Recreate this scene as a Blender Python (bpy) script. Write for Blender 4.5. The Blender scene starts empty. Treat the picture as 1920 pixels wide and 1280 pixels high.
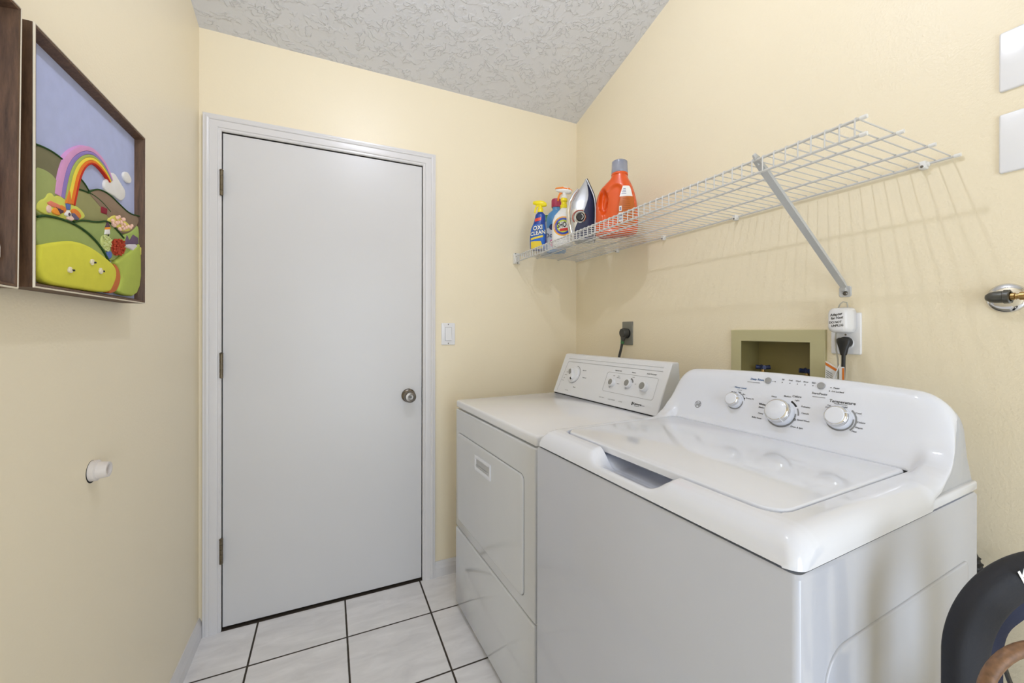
import bpy, bmesh, math, random
from mathutils import Vector, Matrix

PI = math.pi
random.seed(4)
scene = bpy.context.scene
COL = scene.collection

# ------------------------------------------------------------------ camera, world, lights, exposure
cam_data = bpy.data.cameras.new('camera')
cam = bpy.data.objects.new('camera', cam_data)
COL.objects.link(cam)
cam_data.sensor_width = 36.0
cam_data.lens = 769.8 * 36.0 / 1920.0
cam_data.shift_x = -20.97 / 1920.0
cam_data.shift_y = -19.06 / 1920.0
cam_data.clip_start = 0.02
cam.matrix_world = (Matrix.Translation((0, 0, 1.2252)) @ Matrix.Rotation(-0.4416, 4, 'Z')
                    @ Matrix.Rotation(PI / 2 - 0.0005, 4, 'X') @ Matrix.Rotation(0.0014, 4, 'Z'))
scene.camera = cam

world = bpy.data.worlds.new('world')
scene.world = world
world.use_nodes = True
world.node_tree.nodes['Background'].inputs[0].default_value = (0.92, 0.95, 1.0, 1)
world.node_tree.nodes['Background'].inputs[1].default_value = 1.0

BULB = 860.0          # radiance of the bulb of the ceiling light
DOOR_LIGHT = 28.0     # daylight coming through the doorway behind the camera
al = bpy.data.lights.new('doorway_daylight', 'AREA')
al.shape = 'RECTANGLE'; al.size = 0.92; al.size_y = 2.0; al.energy = DOOR_LIGHT; al.color = (0.75, 0.86, 1.0)
alo = bpy.data.objects.new('doorway_daylight', al)
COL.objects.link(alo)
alo.location = (0.32, -1.52, 1.03); alo.rotation_euler = (PI / 2, 0, 0)

scene.view_settings.view_transform = 'Standard'
scene.view_settings.look = 'None'
scene.view_settings.gamma = 1.0
scene.view_settings.exposure = -0.09
scene.cycles.use_denoising = True
scene.cycles.max_bounces = 14
scene.cycles.diffuse_bounces = 8
scene.cycles.sample_clamp_indirect = 6.0

# ------------------------------------------------------------------ materials
def lin(c):
    return tuple(((v / 255.0) / 12.92 if v <= 10 else (((v / 255.0) + 0.055) / 1.055) ** 2.4) for v in c) + (1.0,)

class Nodes:
    def __init__(s, name):
        s.m = bpy.data.materials.new(name); s.m.use_nodes = True
        s.nt = s.m.node_tree; s.b = s.nt.nodes['Principled BSDF']
    def n(s, t, **kw):
        x = s.nt.nodes.new(t)
        for k, v in kw.items():
            if k in x.inputs: x.inputs[k].default_value = v
            else: setattr(x, k, v)
        return x
    def l(s, a, b): s.nt.links.new(a, b)
    def coords(s, kind='Object'):
        return s.n('ShaderNodeTexCoord').outputs[kind]

def mat(name, rgb, rough=0.5, metal=0.0, bump=None, var=None, coat=0.0, spec=0.5, trans=0.0, alpha=1.0, emit=None):
    """plain paint/plastic/metal with procedural grain: bump=(scale,strength,distance), var=(scale,amount)"""
    N = Nodes(name); b = N.b
    b.inputs['Base Color'].default_value = lin(rgb)
    b.inputs['Roughness'].default_value = rough
    b.inputs['Metallic'].default_value = metal
    b.inputs['Specular IOR Level'].default_value = spec
    b.inputs['Coat Weight'].default_value = coat
    b.inputs['Coat Roughness'].default_value = 0.06
    b.inputs['Transmission Weight'].default_value = trans
    b.inputs['Alpha'].default_value = alpha
    if emit:
        b.inputs['Emission Color'].default_value = lin(rgb); b.inputs['Emission Strength'].default_value = emit
    co = N.coords()
    v = var or (6.0, 0.03)
    ns = N.n('ShaderNodeTexNoise', Scale=v[0], Detail=4.0); N.l(co, ns.inputs['Vector'])
    mx = N.n('ShaderNodeMix', data_type='RGBA')
    c = lin(rgb)
    mx.inputs[6].default_value = tuple(x * (1 - v[1]) for x in c[:3]) + (1,)
    mx.inputs[7].default_value = tuple(min(1, x * (1 + v[1])) for x in c[:3]) + (1,)
    N.l(ns.outputs['Fac'], mx.inputs[0]); N.l(mx.outputs[2], b.inputs['Base Color'])
    if bump:
        nb = N.n('ShaderNodeTexNoise', Scale=bump[0], Detail=3.0, Roughness=0.55); N.l(co, nb.inputs['Vector'])
        bp = N.n('ShaderNodeBump', Strength=bump[1], Distance=bump[2])
        N.l(nb.outputs['Fac'], bp.inputs['Height']); N.l(bp.outputs['Normal'], b.inputs['Normal'])
    return N.m

def wood_mat(name, dark, light, scale=26.0):
    N = Nodes(name); co = N.coords()
    mp = N.n('ShaderNodeMapping'); mp.inputs['Scale'].default_value = (scale, scale, scale * 0.12)
    N.l(co, mp.inputs['Vector'])
    ns = N.n('ShaderNodeTexNoise', Scale=6.0, Detail=6.0, Roughness=0.7); N.l(mp.outputs['Vector'], ns.inputs['Vector'])
    cr = N.n('ShaderNodeValToRGB'); N.l(ns.outputs['Fac'], cr.inputs['Fac'])
    cr.color_ramp.elements[0].position = 0.3; cr.color_ramp.elements[0].color = lin(dark)
    cr.color_ramp.elements[1].position = 0.75; cr.color_ramp.elements[1].color = lin(light)
    N.l(cr.outputs['Color'], N.b.inputs['Base Color']); N.b.inputs['Roughness'].default_value = 0.55
    bp = N.n('ShaderNodeBump', Strength=0.15, Distance=0.001)
    N.l(ns.outputs['Fac'], bp.inputs['Height']); N.l(bp.outputs['Normal'], N.b.inputs['Normal'])
    return N.m

def ceiling_mat():
    # hand-trowelled knockdown: raised ridges that meander over a flat coat
    N = Nodes('ceiling_texture'); co = N.coords()
    N.b.inputs['Base Color'].default_value = lin((218, 220, 226)); N.b.inputs['Roughness'].default_value = 0.75
    w = N.n('ShaderNodeTexNoise', Scale=12.0, Detail=3.0); N.l(co, w.inputs['Vector'])
    ad = N.n('ShaderNodeVectorMath', operation='MULTIPLY_ADD'); ad.inputs[1].default_value = (0.07, 0.07, 0.07)
    N.l(w.outputs['Color'], ad.inputs[0]); N.l(co, ad.inputs[2])
    n1 = N.n('ShaderNodeTexNoise', Scale=33.0, Detail=2.5, Roughness=0.5); N.l(ad.outputs[0], n1.inputs['Vector'])
    # |n-.5| thin ridge line
    sb = N.n('ShaderNodeMath', operation='SUBTRACT'); sb.inputs[1].default_value = 0.5; N.l(n1.outputs['Fac'], sb.inputs[0])
    ab = N.n('ShaderNodeMath', operation='ABSOLUTE'); N.l(sb.outputs[0], ab.inputs[0])
    mr = N.n('ShaderNodeMapRange'); mr.inputs[1].default_value = 0.0; mr.inputs[2].default_value = 0.035
    mr.inputs[3].default_value = 1.0; mr.inputs[4].default_value = 0.0
    N.l(ab.outputs[0], mr.inputs[0])
    # broad trowelled plates
    n2 = N.n('ShaderNodeTexNoise', Scale=21.0, Detail=2.0); N.l(ad.outputs[0], n2.inputs['Vector'])
    m2 = N.n('ShaderNodeMapRange'); m2.inputs[1].default_value = 0.46; m2.inputs[2].default_value = 0.54; N.l(n2.outputs['Fac'], m2.inputs[0])
    mu = N.n('ShaderNodeMath', operation='MULTIPLY'); N.l(mr.outputs[0], mu.inputs[0]); N.l(m2.outputs[0], mu.inputs[1])
    a2 = N.n('ShaderNodeMath', operation='MULTIPLY_ADD'); a2.inputs[1].default_value = 0.45
    N.l(m2.outputs[0], a2.inputs[0]); N.l(mu.outputs[0], a2.inputs[2])
    bp = N.n('ShaderNodeBump', Strength=0.75, Distance=0.0032)
    N.l(a2.outputs[0], bp.inputs['Height']); N.l(bp.outputs['Normal'], N.b.inputs['Normal'])
    return N.m

def wall_mat(name, rgb, bump_scale, bump_str, rough):
    N = Nodes(name); co = N.coords(); b = N.b
    ns = N.n('ShaderNodeTexNoise', Scale=2.2, Detail=4.0); N.l(co, ns.inputs['Vector'])
    mx = N.n('ShaderNodeMix', data_type='RGBA'); c = lin(rgb)
    mx.inputs[6].default_value = tuple(x * 0.97 for x in c[:3]) + (1,)
    mx.inputs[7].default_value = tuple(min(1, x * 1.02) for x in c[:3]) + (1,)
    N.l(ns.outputs['Fac'], mx.inputs[0]); N.l(mx.outputs[2], b.inputs['Base Color'])
    b.inputs['Roughness'].default_value = rough
    b.inputs['Specular IOR Level'].default_value = 0.5
    nb = N.n('ShaderNodeTexNoise', Scale=bump_scale, Detail=2.0, Roughness=0.6); N.l(co, nb.inputs['Vector'])
    n3 = N.n('ShaderNodeTexNoise', Scale=7.0, Detail=1.0); N.l(co, n3.inputs['Vector'])
    ma = N.n('ShaderNodeMath', operation='MULTIPLY_ADD'); ma.inputs[1].default_value = 1.2
    N.l(n3.outputs['Fac'], ma.inputs[0]); N.l(nb.outputs['Fac'], ma.inputs[2])
    bp = N.n('ShaderNodeBump', Strength=bump_str, Distance=0.0025)
    N.l(ma.outputs[0], bp.inputs['Height']); N.l(bp.outputs['Normal'], b.inputs['Normal'])
    return N.m

def tile_mat():
    N = Nodes('floor_tile'); co = N.coords('Object'); b = N.b
    sp = N.n('ShaderNodeSeparateXYZ'); N.l(co, sp.inputs[0])
    def axis(out, off):
        a = N.n('ShaderNodeMath', operation='SUBTRACT'); a.inputs[1].default_value = off; N.l(out, a.inputs[0])
        d = N.n('ShaderNodeMath', operation='DIVIDE'); d.inputs[1].default_value = 0.3357; N.l(a.outputs[0], d.inputs[0])
        r = N.n('ShaderNodeMath', operation='ROUND'); N.l(d.outputs[0], r.inputs[0])
        e = N.n('ShaderNodeMath', operation='SUBTRACT'); N.l(d.outputs[0], e.inputs[0]); N.l(r.outputs[0], e.inputs[1])
        f = N.n('ShaderNodeMath', operation='ABSOLUTE'); N.l(e.outputs[0], f.inputs[0])
        fl = N.n('ShaderNodeMath', operation='FLOOR'); N.l(d.outputs[0], fl.inputs[0])
        return f.outputs[0], fl.outputs[0]
    fx, ix = axis(sp.outputs[0], 0.0670); fy, iy = axis(sp.outputs[1], 1.7850)
    mn = N.n('ShaderNodeMath', operation='MINIMUM'); N.l(fx, mn.inputs[0]); N.l(fy, mn.inputs[1])
    wb = N.n('ShaderNodeTexNoise', Scale=30.0); N.l(co, wb.inputs['Vector'])
    wo = N.n('ShaderNodeMath', operation='MULTIPLY_ADD'); wo.inputs[1].default_value = 0.004
    N.l(wb.outputs['Fac'], wo.inputs[0]); N.l(mn.outputs[0], wo.inputs[2])
    gr = N.n('ShaderNodeMapRange'); gr.inputs[1].default_value = 0.0105; gr.inputs[2].default_value = 0.0145; N.l(wo.outputs[0], gr.inputs[0])
    # dark joint where the tiling stops at the door wall
    je = N.n('ShaderNodeMapRange'); je.inputs[1].default_value = 2.0330; je.inputs[2].default_value = 2.0355; je.inputs[3].default_value = 1.0; je.inputs[4].default_value = 0.0
    N.l(sp.outputs[1], je.inputs[0])
    gm = N.n('ShaderNodeMath', operation='MULTIPLY'); N.l(gr.outputs[0], gm.inputs[0]); N.l(je.outputs[0], gm.inputs[1]); gr = gm
    # each tile has its own marbling
    cx = N.n('ShaderNodeCombineXYZ'); N.l(ix, cx.inputs[0]); N.l(iy, cx.inputs[1])
    wn = N.n('ShaderNodeTexWhiteNoise', noise_dimensions='3D'); N.l(cx.outputs[0], wn.inputs['Vector'])
    ad = N.n('ShaderNodeVectorMath', operation='MULTIPLY_ADD'); ad.inputs[1].default_value = (5, 5, 5)
    N.l(wn.outputs['Color'], ad.inputs[0]); N.l(co, ad.inputs[2])
    mp = N.n('ShaderNodeMapping'); mp.inputs['Scale'].default_value = (3, 9, 3); mp.inputs['Rotation'].default_value = (0, 0, 0.6)
    N.l(ad.outputs[0], mp.inputs['Vector'])
    ns = N.n('ShaderNodeTexNoise', Scale=2.2, Detail=7.0, Roughness=0.6, Distortion=0.6); N.l(mp.outputs['Vector'], ns.inputs['Vector'])
    cr = N.n('ShaderNodeValToRGB'); N.l(ns.outputs['Fac'], cr.inputs['Fac'])
    cr.color_ramp.elements[0].position = 0.3; cr.color_ramp.elements[0].color = lin((220, 219, 221))
    cr.color_ramp.elements[1].position = 0.7; cr.color_ramp.elements[1].color = lin((240, 239, 241))
    mx = N.n('ShaderNodeMix', data_type='RGBA'); N.l(gr.outputs[0], mx.inputs[0])
    mx.inputs[6].default_value = lin((58, 50, 42)); N.l(cr.outputs['Color'], mx.inputs[7])
    N.l(mx.outputs[2], b.inputs['Base Color'])
    ro = N.n('ShaderNodeMapRange'); ro.inputs[3].default_value = 0.85; ro.inputs[4].default_value = 0.16
    N.l(gr.outputs[0], ro.inputs[0]); N.l(ro.outputs[0], b.inputs['Roughness'])
    bp = N.n('ShaderNodeBump', Strength=0.6, Distance=0.0015)
    N.l(gr.outputs[0], bp.inputs['Height']); N.l(bp.outputs['Normal'], b.inputs['Normal'])
    return N.m

M = {}
M['wall'] = wall_mat('cream_yellow_wall_paint', (236, 225, 199), 150.0, 0.16, 0.38)
M['wall_r'] = wall_mat('cream_yellow_orange_peel_paint', (236, 225, 199), 170.0, 0.34, 0.42)
M['ceiling'] = ceiling_mat()
M['tile'] = tile_mat()
M['trim'] = mat('white_trim_paint', (216, 215, 217), 0.28, bump=(60, 0.08, 0.001))
M['door'] = mat('white_door_paint', (210, 210, 212), 0.34, var=(3.0, 0.03), bump=(40, 0.05, 0.001))
M['dark'] = mat('dark_gap', (22, 21, 20), 0.9)
M['enamel'] = mat('white_appliance_enamel', (192, 196, 207), 0.13, coat=0.4)
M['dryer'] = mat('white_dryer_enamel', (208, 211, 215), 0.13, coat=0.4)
M['dryer_top'] = mat('light_dryer_enamel', (232, 234, 240), 0.16, coat=0.3)  # top panel coloured lighter than the rest of the dryer
M['plastic'] = mat('white_glossy_plastic', (224, 228, 238), 0.08, coat=0.4)
M['console'] = mat('white_console_plastic', (222, 224, 228), 0.3)
M['greyback'] = mat('shade_darkened_grey', (184, 186, 190), 0.35)  # grey darkened for the washer console side turned from the light
M['knobgrey'] = mat('grey_knob_cap', (140, 139, 134), 0.4)
M['btn'] = mat('grey_button', (150, 151, 152), 0.4)
M['ring'] = mat('mid_grey_print_and_gap', (140, 141, 143), 0.5)
M['pale_line'] = mat('pale_grey_print', (178, 179, 180), 0.5)
M['chrome'] = mat('chrome', (225, 225, 226), 0.08, 1.0)
M['satin'] = mat('satin_silver_plastic', (205, 206, 208), 0.18, 0.75)
M['pewter'] = mat('antique_pewter_metal', (118, 112, 104), 0.25, 1.0)
M['hinge'] = mat('weathered_bronze_hinge', (112, 102, 84), 0.4, 0.8, var=(60, 0.25))
M['print'] = mat('black_print', (30, 30, 32), 0.6)
M['print_g'] = mat('grey_print', (120, 121, 124), 0.6)
M['print_b'] = mat('blue_print', (52, 92, 140), 0.6)
M['wire'] = mat('white_vinyl_coated_wire', (204, 204, 203), 0.3)
M['brace'] = mat('white_painted_steel_brace', (186, 188, 190), 0.35)
M['cap'] = mat('white_rubber_cap', (228, 228, 226), 0.5)
M['plate'] = mat('white_wall_plate', (228, 229, 233), 0.25)
M['screw'] = mat('steel_screw', (130, 126, 120), 0.3, 0.9)
M['outgrey'] = mat('grey_painted_outlet_plate', (120, 120, 112), 0.45)
M['black'] = mat('black_plastic', (26, 26, 27), 0.4)
M['cord'] = mat('dark_grey_cord', (58, 58, 55), 0.5)
M['green'] = mat('green_cord_sleeve', (52, 112, 62), 0.5)
M['khaki'] = mat('khaki_painted_metal', (188, 182, 142), 0.5)
M['khaki_in'] = mat('khaki_box_interior', (150, 140, 92), 0.55)
M['valve_b'] = mat('dark_blue_valve_handle', (30, 44, 86), 0.4)
M['brass'] = mat('brass', (176, 146, 96), 0.3, 1.0)
M['gun'] = mat('dark_gunmetal', (92, 92, 88), 0.35, 0.6)
M['pvc'] = mat('white_pvc', (214, 208, 204), 0.4)
M['walnut'] = wood_mat('dark_walnut', (66, 44, 26), (112, 82, 58))
M['walnut_d'] = wood_mat('deep_walnut', (48, 34, 24), (78, 58, 42))
M['cream'] = mat('cream_frame_edge', (226, 216, 196), 0.4)
M['bag'] = mat('dark_navy_neoprene', (25, 27, 35), 0.7, bump=(260, 0.25, 0.001), var=(14, 0.15))
M['bag_in'] = mat('navy_lining', (27, 34, 60), 0.8, bump=(200, 0.3, 0.001))
M['tan'] = mat('worn_tan_leather', (120, 88, 62), 0.5, var=(160, 0.7), bump=(120, 0.3, 0.001))
M['white'] = mat('white_marker', (235, 235, 232), 0.6)
M['tag'] = mat('white_paper_tag', (226, 226, 226), 0.6)
M['orange_p'] = mat('orange_print', (216, 120, 40), 0.6)

# ------------------------------------------------------------------ mesh helpers
def V(*a): return Vector(a)

class MB:
    def __init__(s): s.bm = bmesh.new()
    def add(s, verts, faces):
        vs = [s.bm.verts.new(v) for v in verts]
        for f in faces:
            try: s.bm.faces.new([vs[i] for i in f])
            except ValueError: pass
        return s
    def merge(s, other):
        other.verts.index_update()
        s.add([v.co.copy() for v in other.verts], [[v.index for v in f.verts] for f in other.faces])
        other.free(); return s
    def box(s, x0, x1, y0, y1, z0, z1, bevel=0.0, seg=2):
        b = bmesh.new()
        vs = [b.verts.new(p) for p in ((x0,y0,z0),(x1,y0,z0),(x1,y1,z0),(x0,y1,z0),(x0,y0,z1),(x1,y0,z1),(x1,y1,z1),(x0,y1,z1))]
        for f in ((3,2,1,0),(4,5,6,7),(0,1,5,4),(1,2,6,5),(2,3,7,6),(3,0,4,7)): b.faces.new([vs[i] for i in f])
        if bevel > 0:
            bmesh.ops.bevel(b, geom=list(b.edges), offset=bevel, segments=seg, profile=0.5, affect='EDGES')
        return s.merge(b)
    def loft(s, rings, cap=True, closed=True):
        n = len(rings[0]); vs = [p for r in rings for p in r]; fs = []
        for i in range(len(rings) - 1):
            for j in range(n if closed else n - 1):
                k = (j + 1) % n
                fs.append((i*n+j, i*n+k, (i+1)*n+k, (i+1)*n+j))
        if cap and closed:
            fs.append(tuple(range(n - 1, -1, -1))); fs.append(tuple((len(rings)-1)*n + j for j in range(n)))
        return s.add(vs, fs)
    def tube(s, pts, r, seg=10, flat=1.0, cap=True, up=None):
        pts = [Vector(p) for p in pts]; N = len(pts)
        rr = r if isinstance(r, (list, tuple)) else [r] * N
        rings = []; prev = None
        for i, p in enumerate(pts):
            t = (pts[min(i+1, N-1)] - pts[max(i-1, 0)]).normalized()
            if prev is None:
                a = Vector(up) if up else (Vector((0,0,1)) if abs(t.z) < 0.9 else Vector((1,0,0)))
            else: a = prev
            a = (a - t * a.dot(t)).normalized(); b = t.cross(a); prev = a
            rings.append([p + a * (rr[i]*math.cos(2*PI*k/seg)) + b * (rr[i]*flat*math.sin(2*PI*k/seg)) for k in range(seg)])
        return s.loft(rings, cap)
    def lathe(s, prof, origin, axis, seg=32, cap=True):
        ax = Vector(axis).normalized(); o = Vector(origin)
        a = Vector((0,0,1)) if abs(ax.z) < 0.9 else Vector((1,0,0))
        u = (a - ax * a.dot(ax)).normalized(); w = ax.cross(u)
        rings = [[o + ax*h + u*(max(r,1e-5)*math.cos(2*PI*k/seg)) + w*(max(r,1e-5)*math.sin(2*PI*k/seg)) for k in range(seg)] for r, h in prof]
        return s.loft(rings, cap)
    def prism(s, poly, origin, u, v, depth, bevel=0.0, seg=2, n=None):
        """polygon (p,q) in the plane origin + p*u + q*v, extruded along n by depth"""
        o = Vector(origin); u = Vector(u); v = Vector(v); n = Vector(n) if n else u.cross(v).normalized()
        b = bmesh.new()
        lo = [b.verts.new(o + u*p + v*q) for p, q in poly]
        hi = [b.verts.new(o + u*p + v*q + n*depth) for p, q in poly]
        m = len(poly)
        b.faces.new(lo[::-1]); top = b.faces.new(hi)
        for i in range(m): b.faces.new((lo[i], lo[(i+1)%m], hi[(i+1)%m], hi[i]))
        bmesh.ops.recalc_face_normals(b, faces=list(b.faces))
        if bevel > 0:
            es = [e for e in b.edges if all(x in hi for x in e.verts)]
            bmesh.ops.bevel(b, geom=es, offset=bevel, segments=seg, profile=0.5, affect='EDGES', clamp_overlap=True)
        return s.merge(b)
    def xform(s, m): s.bm.transform(m); return s
    def build(s, name, material, parent=None, angle=38.0, recalc=True, weld=False):
        bm = s.bm
        if weld: bmesh.ops.remove_doubles(bm, verts=list(bm.verts), dist=1e-5)
        if recalc: bmesh.ops.recalc_face_normals(bm, faces=list(bm.faces))
        for f in bm.faces: f.smooth = True
        lim = math.radians(angle)
        for e in bm.edges:
            e.smooth = not (len(e.link_faces) == 2 and e.calc_face_angle(0) > lim)
        me = bpy.data.meshes.new(name); bm.to_mesh(me); bm.free()
        me.materials.append(material)
        o = bpy.data.objects.new(name, me); COL.objects.link(o)
        if parent: o.parent = parent
        return o

def tag(o, label=None, cat=None, group=None, kind=None):
    if label: o['label'] = label
    if cat: o['category'] = cat
    if group: o['group'] = group
    if kind: o['kind'] = kind
    return o

def thing(name, label, cat, loc=(0,0,0), rotz=0.0, group=None):
    o = bpy.data.objects.new(name, None); o.empty_display_size = 0.05; COL.objects.link(o)
    o.location = loc; o.rotation_euler = (0, 0, rotz)
    return tag(o, label, cat, group)

def rrect(x0, x1, y0, y1, r, seg=6, rs=None):
    """rounded rectangle outline, ccw from lower left; rs = radii (ll, lr, ur, ul)"""
    rs = rs or (r, r, r, r); pts = []
    for (cx, cy, a0), rr in zip(((x0, y0, PI), (x1, y0, 1.5*PI), (x1, y1, 0), (x0, y1, 0.5*PI)), rs):
        ccx = cx + (rr if cx == x0 else -rr); ccy = cy + (rr if cy == y0 else -rr)
        for k in range(seg + 1):
            a = a0 + 0.5*PI*k/seg
            pts.append((ccx + rr*math.cos(a), ccy + rr*math.sin(a)))
    return pts

def outline_tube(mb, pts, place, r, closed=True):
    P = [place(*p) for p in pts]
    if closed: P = P + [P[0], P[1]]
    mb.tube(P, r, 6, cap=not closed)

def text_geom(txt, size, align='CENTER', bold=0.0, shear=0.0, sx=1.0):
    c = bpy.data.curves.new('lettering_source', 'FONT'); c.body = txt; c.size = size
    c.align_x = align; c.align_y = 'CENTER'; c.offset = bold * size; c.shear = shear; c.resolution_u = 2
    o = bpy.data.objects.new('lettering_source', c); COL.objects.link(o)
    dg = bpy.context.evaluated_depsgraph_get(); dg.update()
    me = bpy.data.meshes.new_from_object(o.evaluated_get(dg))
    vs = [(v.co.x * sx, v.co.y) for v in me.vertices]; fs = [tuple(p.vertices) for p in me.polygons]
    bpy.data.objects.remove(o); bpy.data.curves.remove(c); bpy.data.meshes.remove(me)
    return vs, fs

def put_text(mb, txt, size, place, cx, cy, align='CENTER', bold=0.0, shear=0.0, sx=1.0, rot=0.0):
    """place(p, q) maps sheet coordinates (p right, q up) to a point on the surface"""
    vs, fs = text_geom(txt, size, align, bold, shear, sx)
    c, s_ = math.cos(rot), math.sin(rot)
    mb.add([place(cx + x*c - y*s_, cy + x*s_ + y*c) for x, y in vs], fs)

def put_disc(mb, place, cx, cy, r, seg=20, r2=None, a0=0.0, a1=2*PI):
    """disc, or ring / ring sector when r2 is given"""
    if r2 is None:
        mb.add([place(cx + r*math.cos(2*PI*k/seg), cy + r*math.sin(2*PI*k/seg)) for k in range(seg)], [tuple(range(seg))])
    else:
        vs = []; fs = []
        for k in range(seg + 1):
            a = a0 + (a1 - a0)*k/seg
            vs += [place(cx + r*math.cos(a), cy + r*math.sin(a)), place(cx + r2*math.cos(a), cy + r2*math.sin(a))]
            if k: fs.append((2*k-2, 2*k, 2*k+1, 2*k-1))
        mb.add(vs, fs)

def put_rect(mb, place, x0, x1, y0, y1, nx=8, ny=4):
    vs = [place(x0 + (x1-x0)*i/nx, y0 + (y1-y0)*j/ny) for j in range(ny+1) for i in range(nx+1)]
    fs = [(j*(nx+1)+i, j*(nx+1)+i+1, (j+1)*(nx+1)+i+1, (j+1)*(nx+1)+i) for j in range(ny) for i in range(nx)]
    mb.add(vs, fs)

def put_poly(mb, place, pts): mb.add([place(*p) for p in pts], [tuple(range(len(pts)))])

def smooth(x, a, b):
    t = min(1.0, max(0.0, (x - a) / (b - a))) if a != b else float(x > a)
    return t*t*(3 - 2*t)

def interp(x, tab):
    if x <= tab[0][0]: return tab[0][1]
    for (a, p), (b, q) in zip(tab, tab[1:]):
        if x <= b: return p + (q - p)*(x - a)/(b - a)
    return tab[-1][1]

# ================================================================== THE ROOM
L, W, YW, YR = -0.472, 1.310, 2.0434, -1.40
SLOPE = 0.269
def zc(y): return 2.4405 + SLOPE*(YW - y)

def struct(o): o['kind'] = 'structure'; return o

struct(MB().box(L-0.12, W+0.12, YR-0.5, YW+0.14, -0.08, 0.0).build('floor', M['tile']))
b = MB()
y0, y1 = YR - 0.12, YW + 0.14
b.prism([(y0, zc(y0)), (y1, zc(y1)), (y1, zc(y1)+0.08), (y0, zc(y0)+0.08)], (L-0.12, 0, 0), (0,1,0), (0,0,1), W - L + 0.24)
struct(b.build('ceiling', M['ceiling']))
def side_wall(name, x0, x1, material, hole=None):
    b = MB()
    def slab(ya, yb, za, zb):
        top = (zb, zb) if zb is not None else (zc(ya)+0.04, zc(yb)+0.04)
        b.prism([(ya, za), (yb, za), (yb, top[1]), (ya, top[0])], (x0, 0, 0), (0,1,0), (0,0,1), x1 - x0)
    if hole:
        ya, yb, za, zb = hole
        slab(YR, ya, 0, None); slab(yb, YW, 0, None); slab(ya, yb, 0, za); slab(ya, yb, zb, None)
    else: slab(YR, YW, 0, None)
    return struct(b.build(name, material))
side_wall('wall_left', L-0.1, L, M['wall'])
HOLE = (0.744, 0.971, 1.000, 1.192)
side_wall('wall_right', W, W+0.1, M['wall_r'], HOLE)
DX0, DX1, DZ = -0.3965, 0.4160, 2.0375
b = MB()
b.box(L-0.1, DX0, YW, YW+0.1, 0, 2.47); b.box(DX1, W+0.1, YW, YW+0.1, 0, 2.47); b.box(DX0, DX1, YW, YW+0.1, DZ, 2.47)
struct(b.build('wall_back', M['wall']))
b = MB()   # wall behind the camera with an open doorway
b.box(L-0.1, -0.14, YR-0.1, YR, 0, zc(YR)+0.04); b.box(0.78, W+0.1, YR-0.1, YR, 0, zc(YR)+0.04); b.box(-0.14, 0.78, YR-0.1, YR, 2.04, zc(YR)+0.04)
struct(b.build('wall_rear', M['wall']))

def base_profile():
    return [(0, 0), (0.014, 0), (0.014, 0.042), (0.011, 0.05), (0.010, 0.058), (0.006, 0.066), (0.004, 0.073), (0, 0.073)]
def baseboard(name, p0, p1, inward):
    b = MB(); n = Vector(inward)
    rings = [[Vector(p) + n*d + Vector((0,0,h)) for d, h in base_profile()] for p in (p0, p1)]
    b.loft(rings); return struct(b.build(name, M['trim'], angle=18))
baseboard('baseboard_left', (L, YR, 0), (L, YW, 0), (1,0,0))
baseboard('baseboard_right', (W, YR, 0), (W, YW, 0), (-1,0,0))
baseboard('baseboard_back', (0.4775, YW, 0), (W, YW, 0), (0,-1,0))

prof = [(0, 0), (0, 0.007), (0.004, 0.010), (0.011, 0.010), (0.013, 0.013), (0.020, 0.0145), (0.038, 0.0145), (0.041, 0.018), (0.046, 0.0195),
        (0.051, 0.0185), (0.053, 0.017), (0.060, 0.017), (0.0612, 0.015), (0.0612, 0)]
b = MB()
rings = []
for sx, top in ((-1, 0), (-1, 1), (1, 1), (1, 0)):
    xi = DX0 if sx < 0 else DX1
    rings.append([V(xi + sx*d, YW - h, (DZ + d) if top else 0.0) for d, h in prof])
b.loft(rings)
struct(b.build('trim_1', M['trim'], angle=20))
# jamb lining behind the casing, plus an unseen plate added against light leaks
b = MB()
b.box(DX0-0.02, DX0, YW+0.001, YW+0.12, 0, DZ+0.02); b.box(DX1, DX1+0.02, YW+0.001, YW+0.12, 0, DZ+0.02); b.box(DX0, DX1, YW+0.001, YW+0.12, DZ, DZ+0.02)
b.box(DX0-0.02, DX1+0.02, YW+0.10, YW+0.125, 0, DZ+0.02)
struct(b.build('trim_2_light_stop', M['trim']))

door = struct(MB().box(DX0+0.0024, DX1-0.0026, YW+0.0015, YW+0.037, 0.010, DZ-0.004, 0.0015, 1).build('door_1', M['door']))
for z0, z1 in ((1.775, 1.875), (1.033, 1.131), (0.278, 0.376)):
    b = MB(); n = 5; h = (z1 - z0)/n
    for i in range(n):
        b.lathe([(0.0062, z0 + i*h + 0.0006), (0.0062, z0 + (i+1)*h - 0.0006)], (DX0 + 0.001, YW-0.0125, 0), (0,0,1), 14)
    b.lathe([(0.0045, z0-0.001), (0.0045, z1+0.001)], (DX0+0.001, YW-0.0125, 0), (0,0,1), 12)
    b.lathe([(0.007, z1), (0.0075, z1+0.002), (0.004, z1+0.005), (0, z1+0.006)], (DX0+0.001, YW-0.0125, 0), (0,0,1), 14)
    b.box(DX0-0.001, DX0+0.003, YW-0.0125, YW-0.001, z0, z1)
    b.build('hinge', M['hinge'], door)
b = MB()
b.lathe([(0.0, 0.0), (0.033, 0.0), (0.033, 0.003), (0.030, 0.007), (0.022, 0.010), (0.014, 0.012), (0.0125, 0.028), (0.018, 0.034), (0.0255, 0.042), (0.0275, 0.052),
         (0.0265, 0.059), (0.022, 0.0635), (0.013, 0.0645), (0.0125, 0.062), (0.0, 0.0615)], (0.349, YW+0.0015, 0.912), (0,-1,0), 40)
knob = b.build('door_knob', M['pewter'], door)
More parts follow.
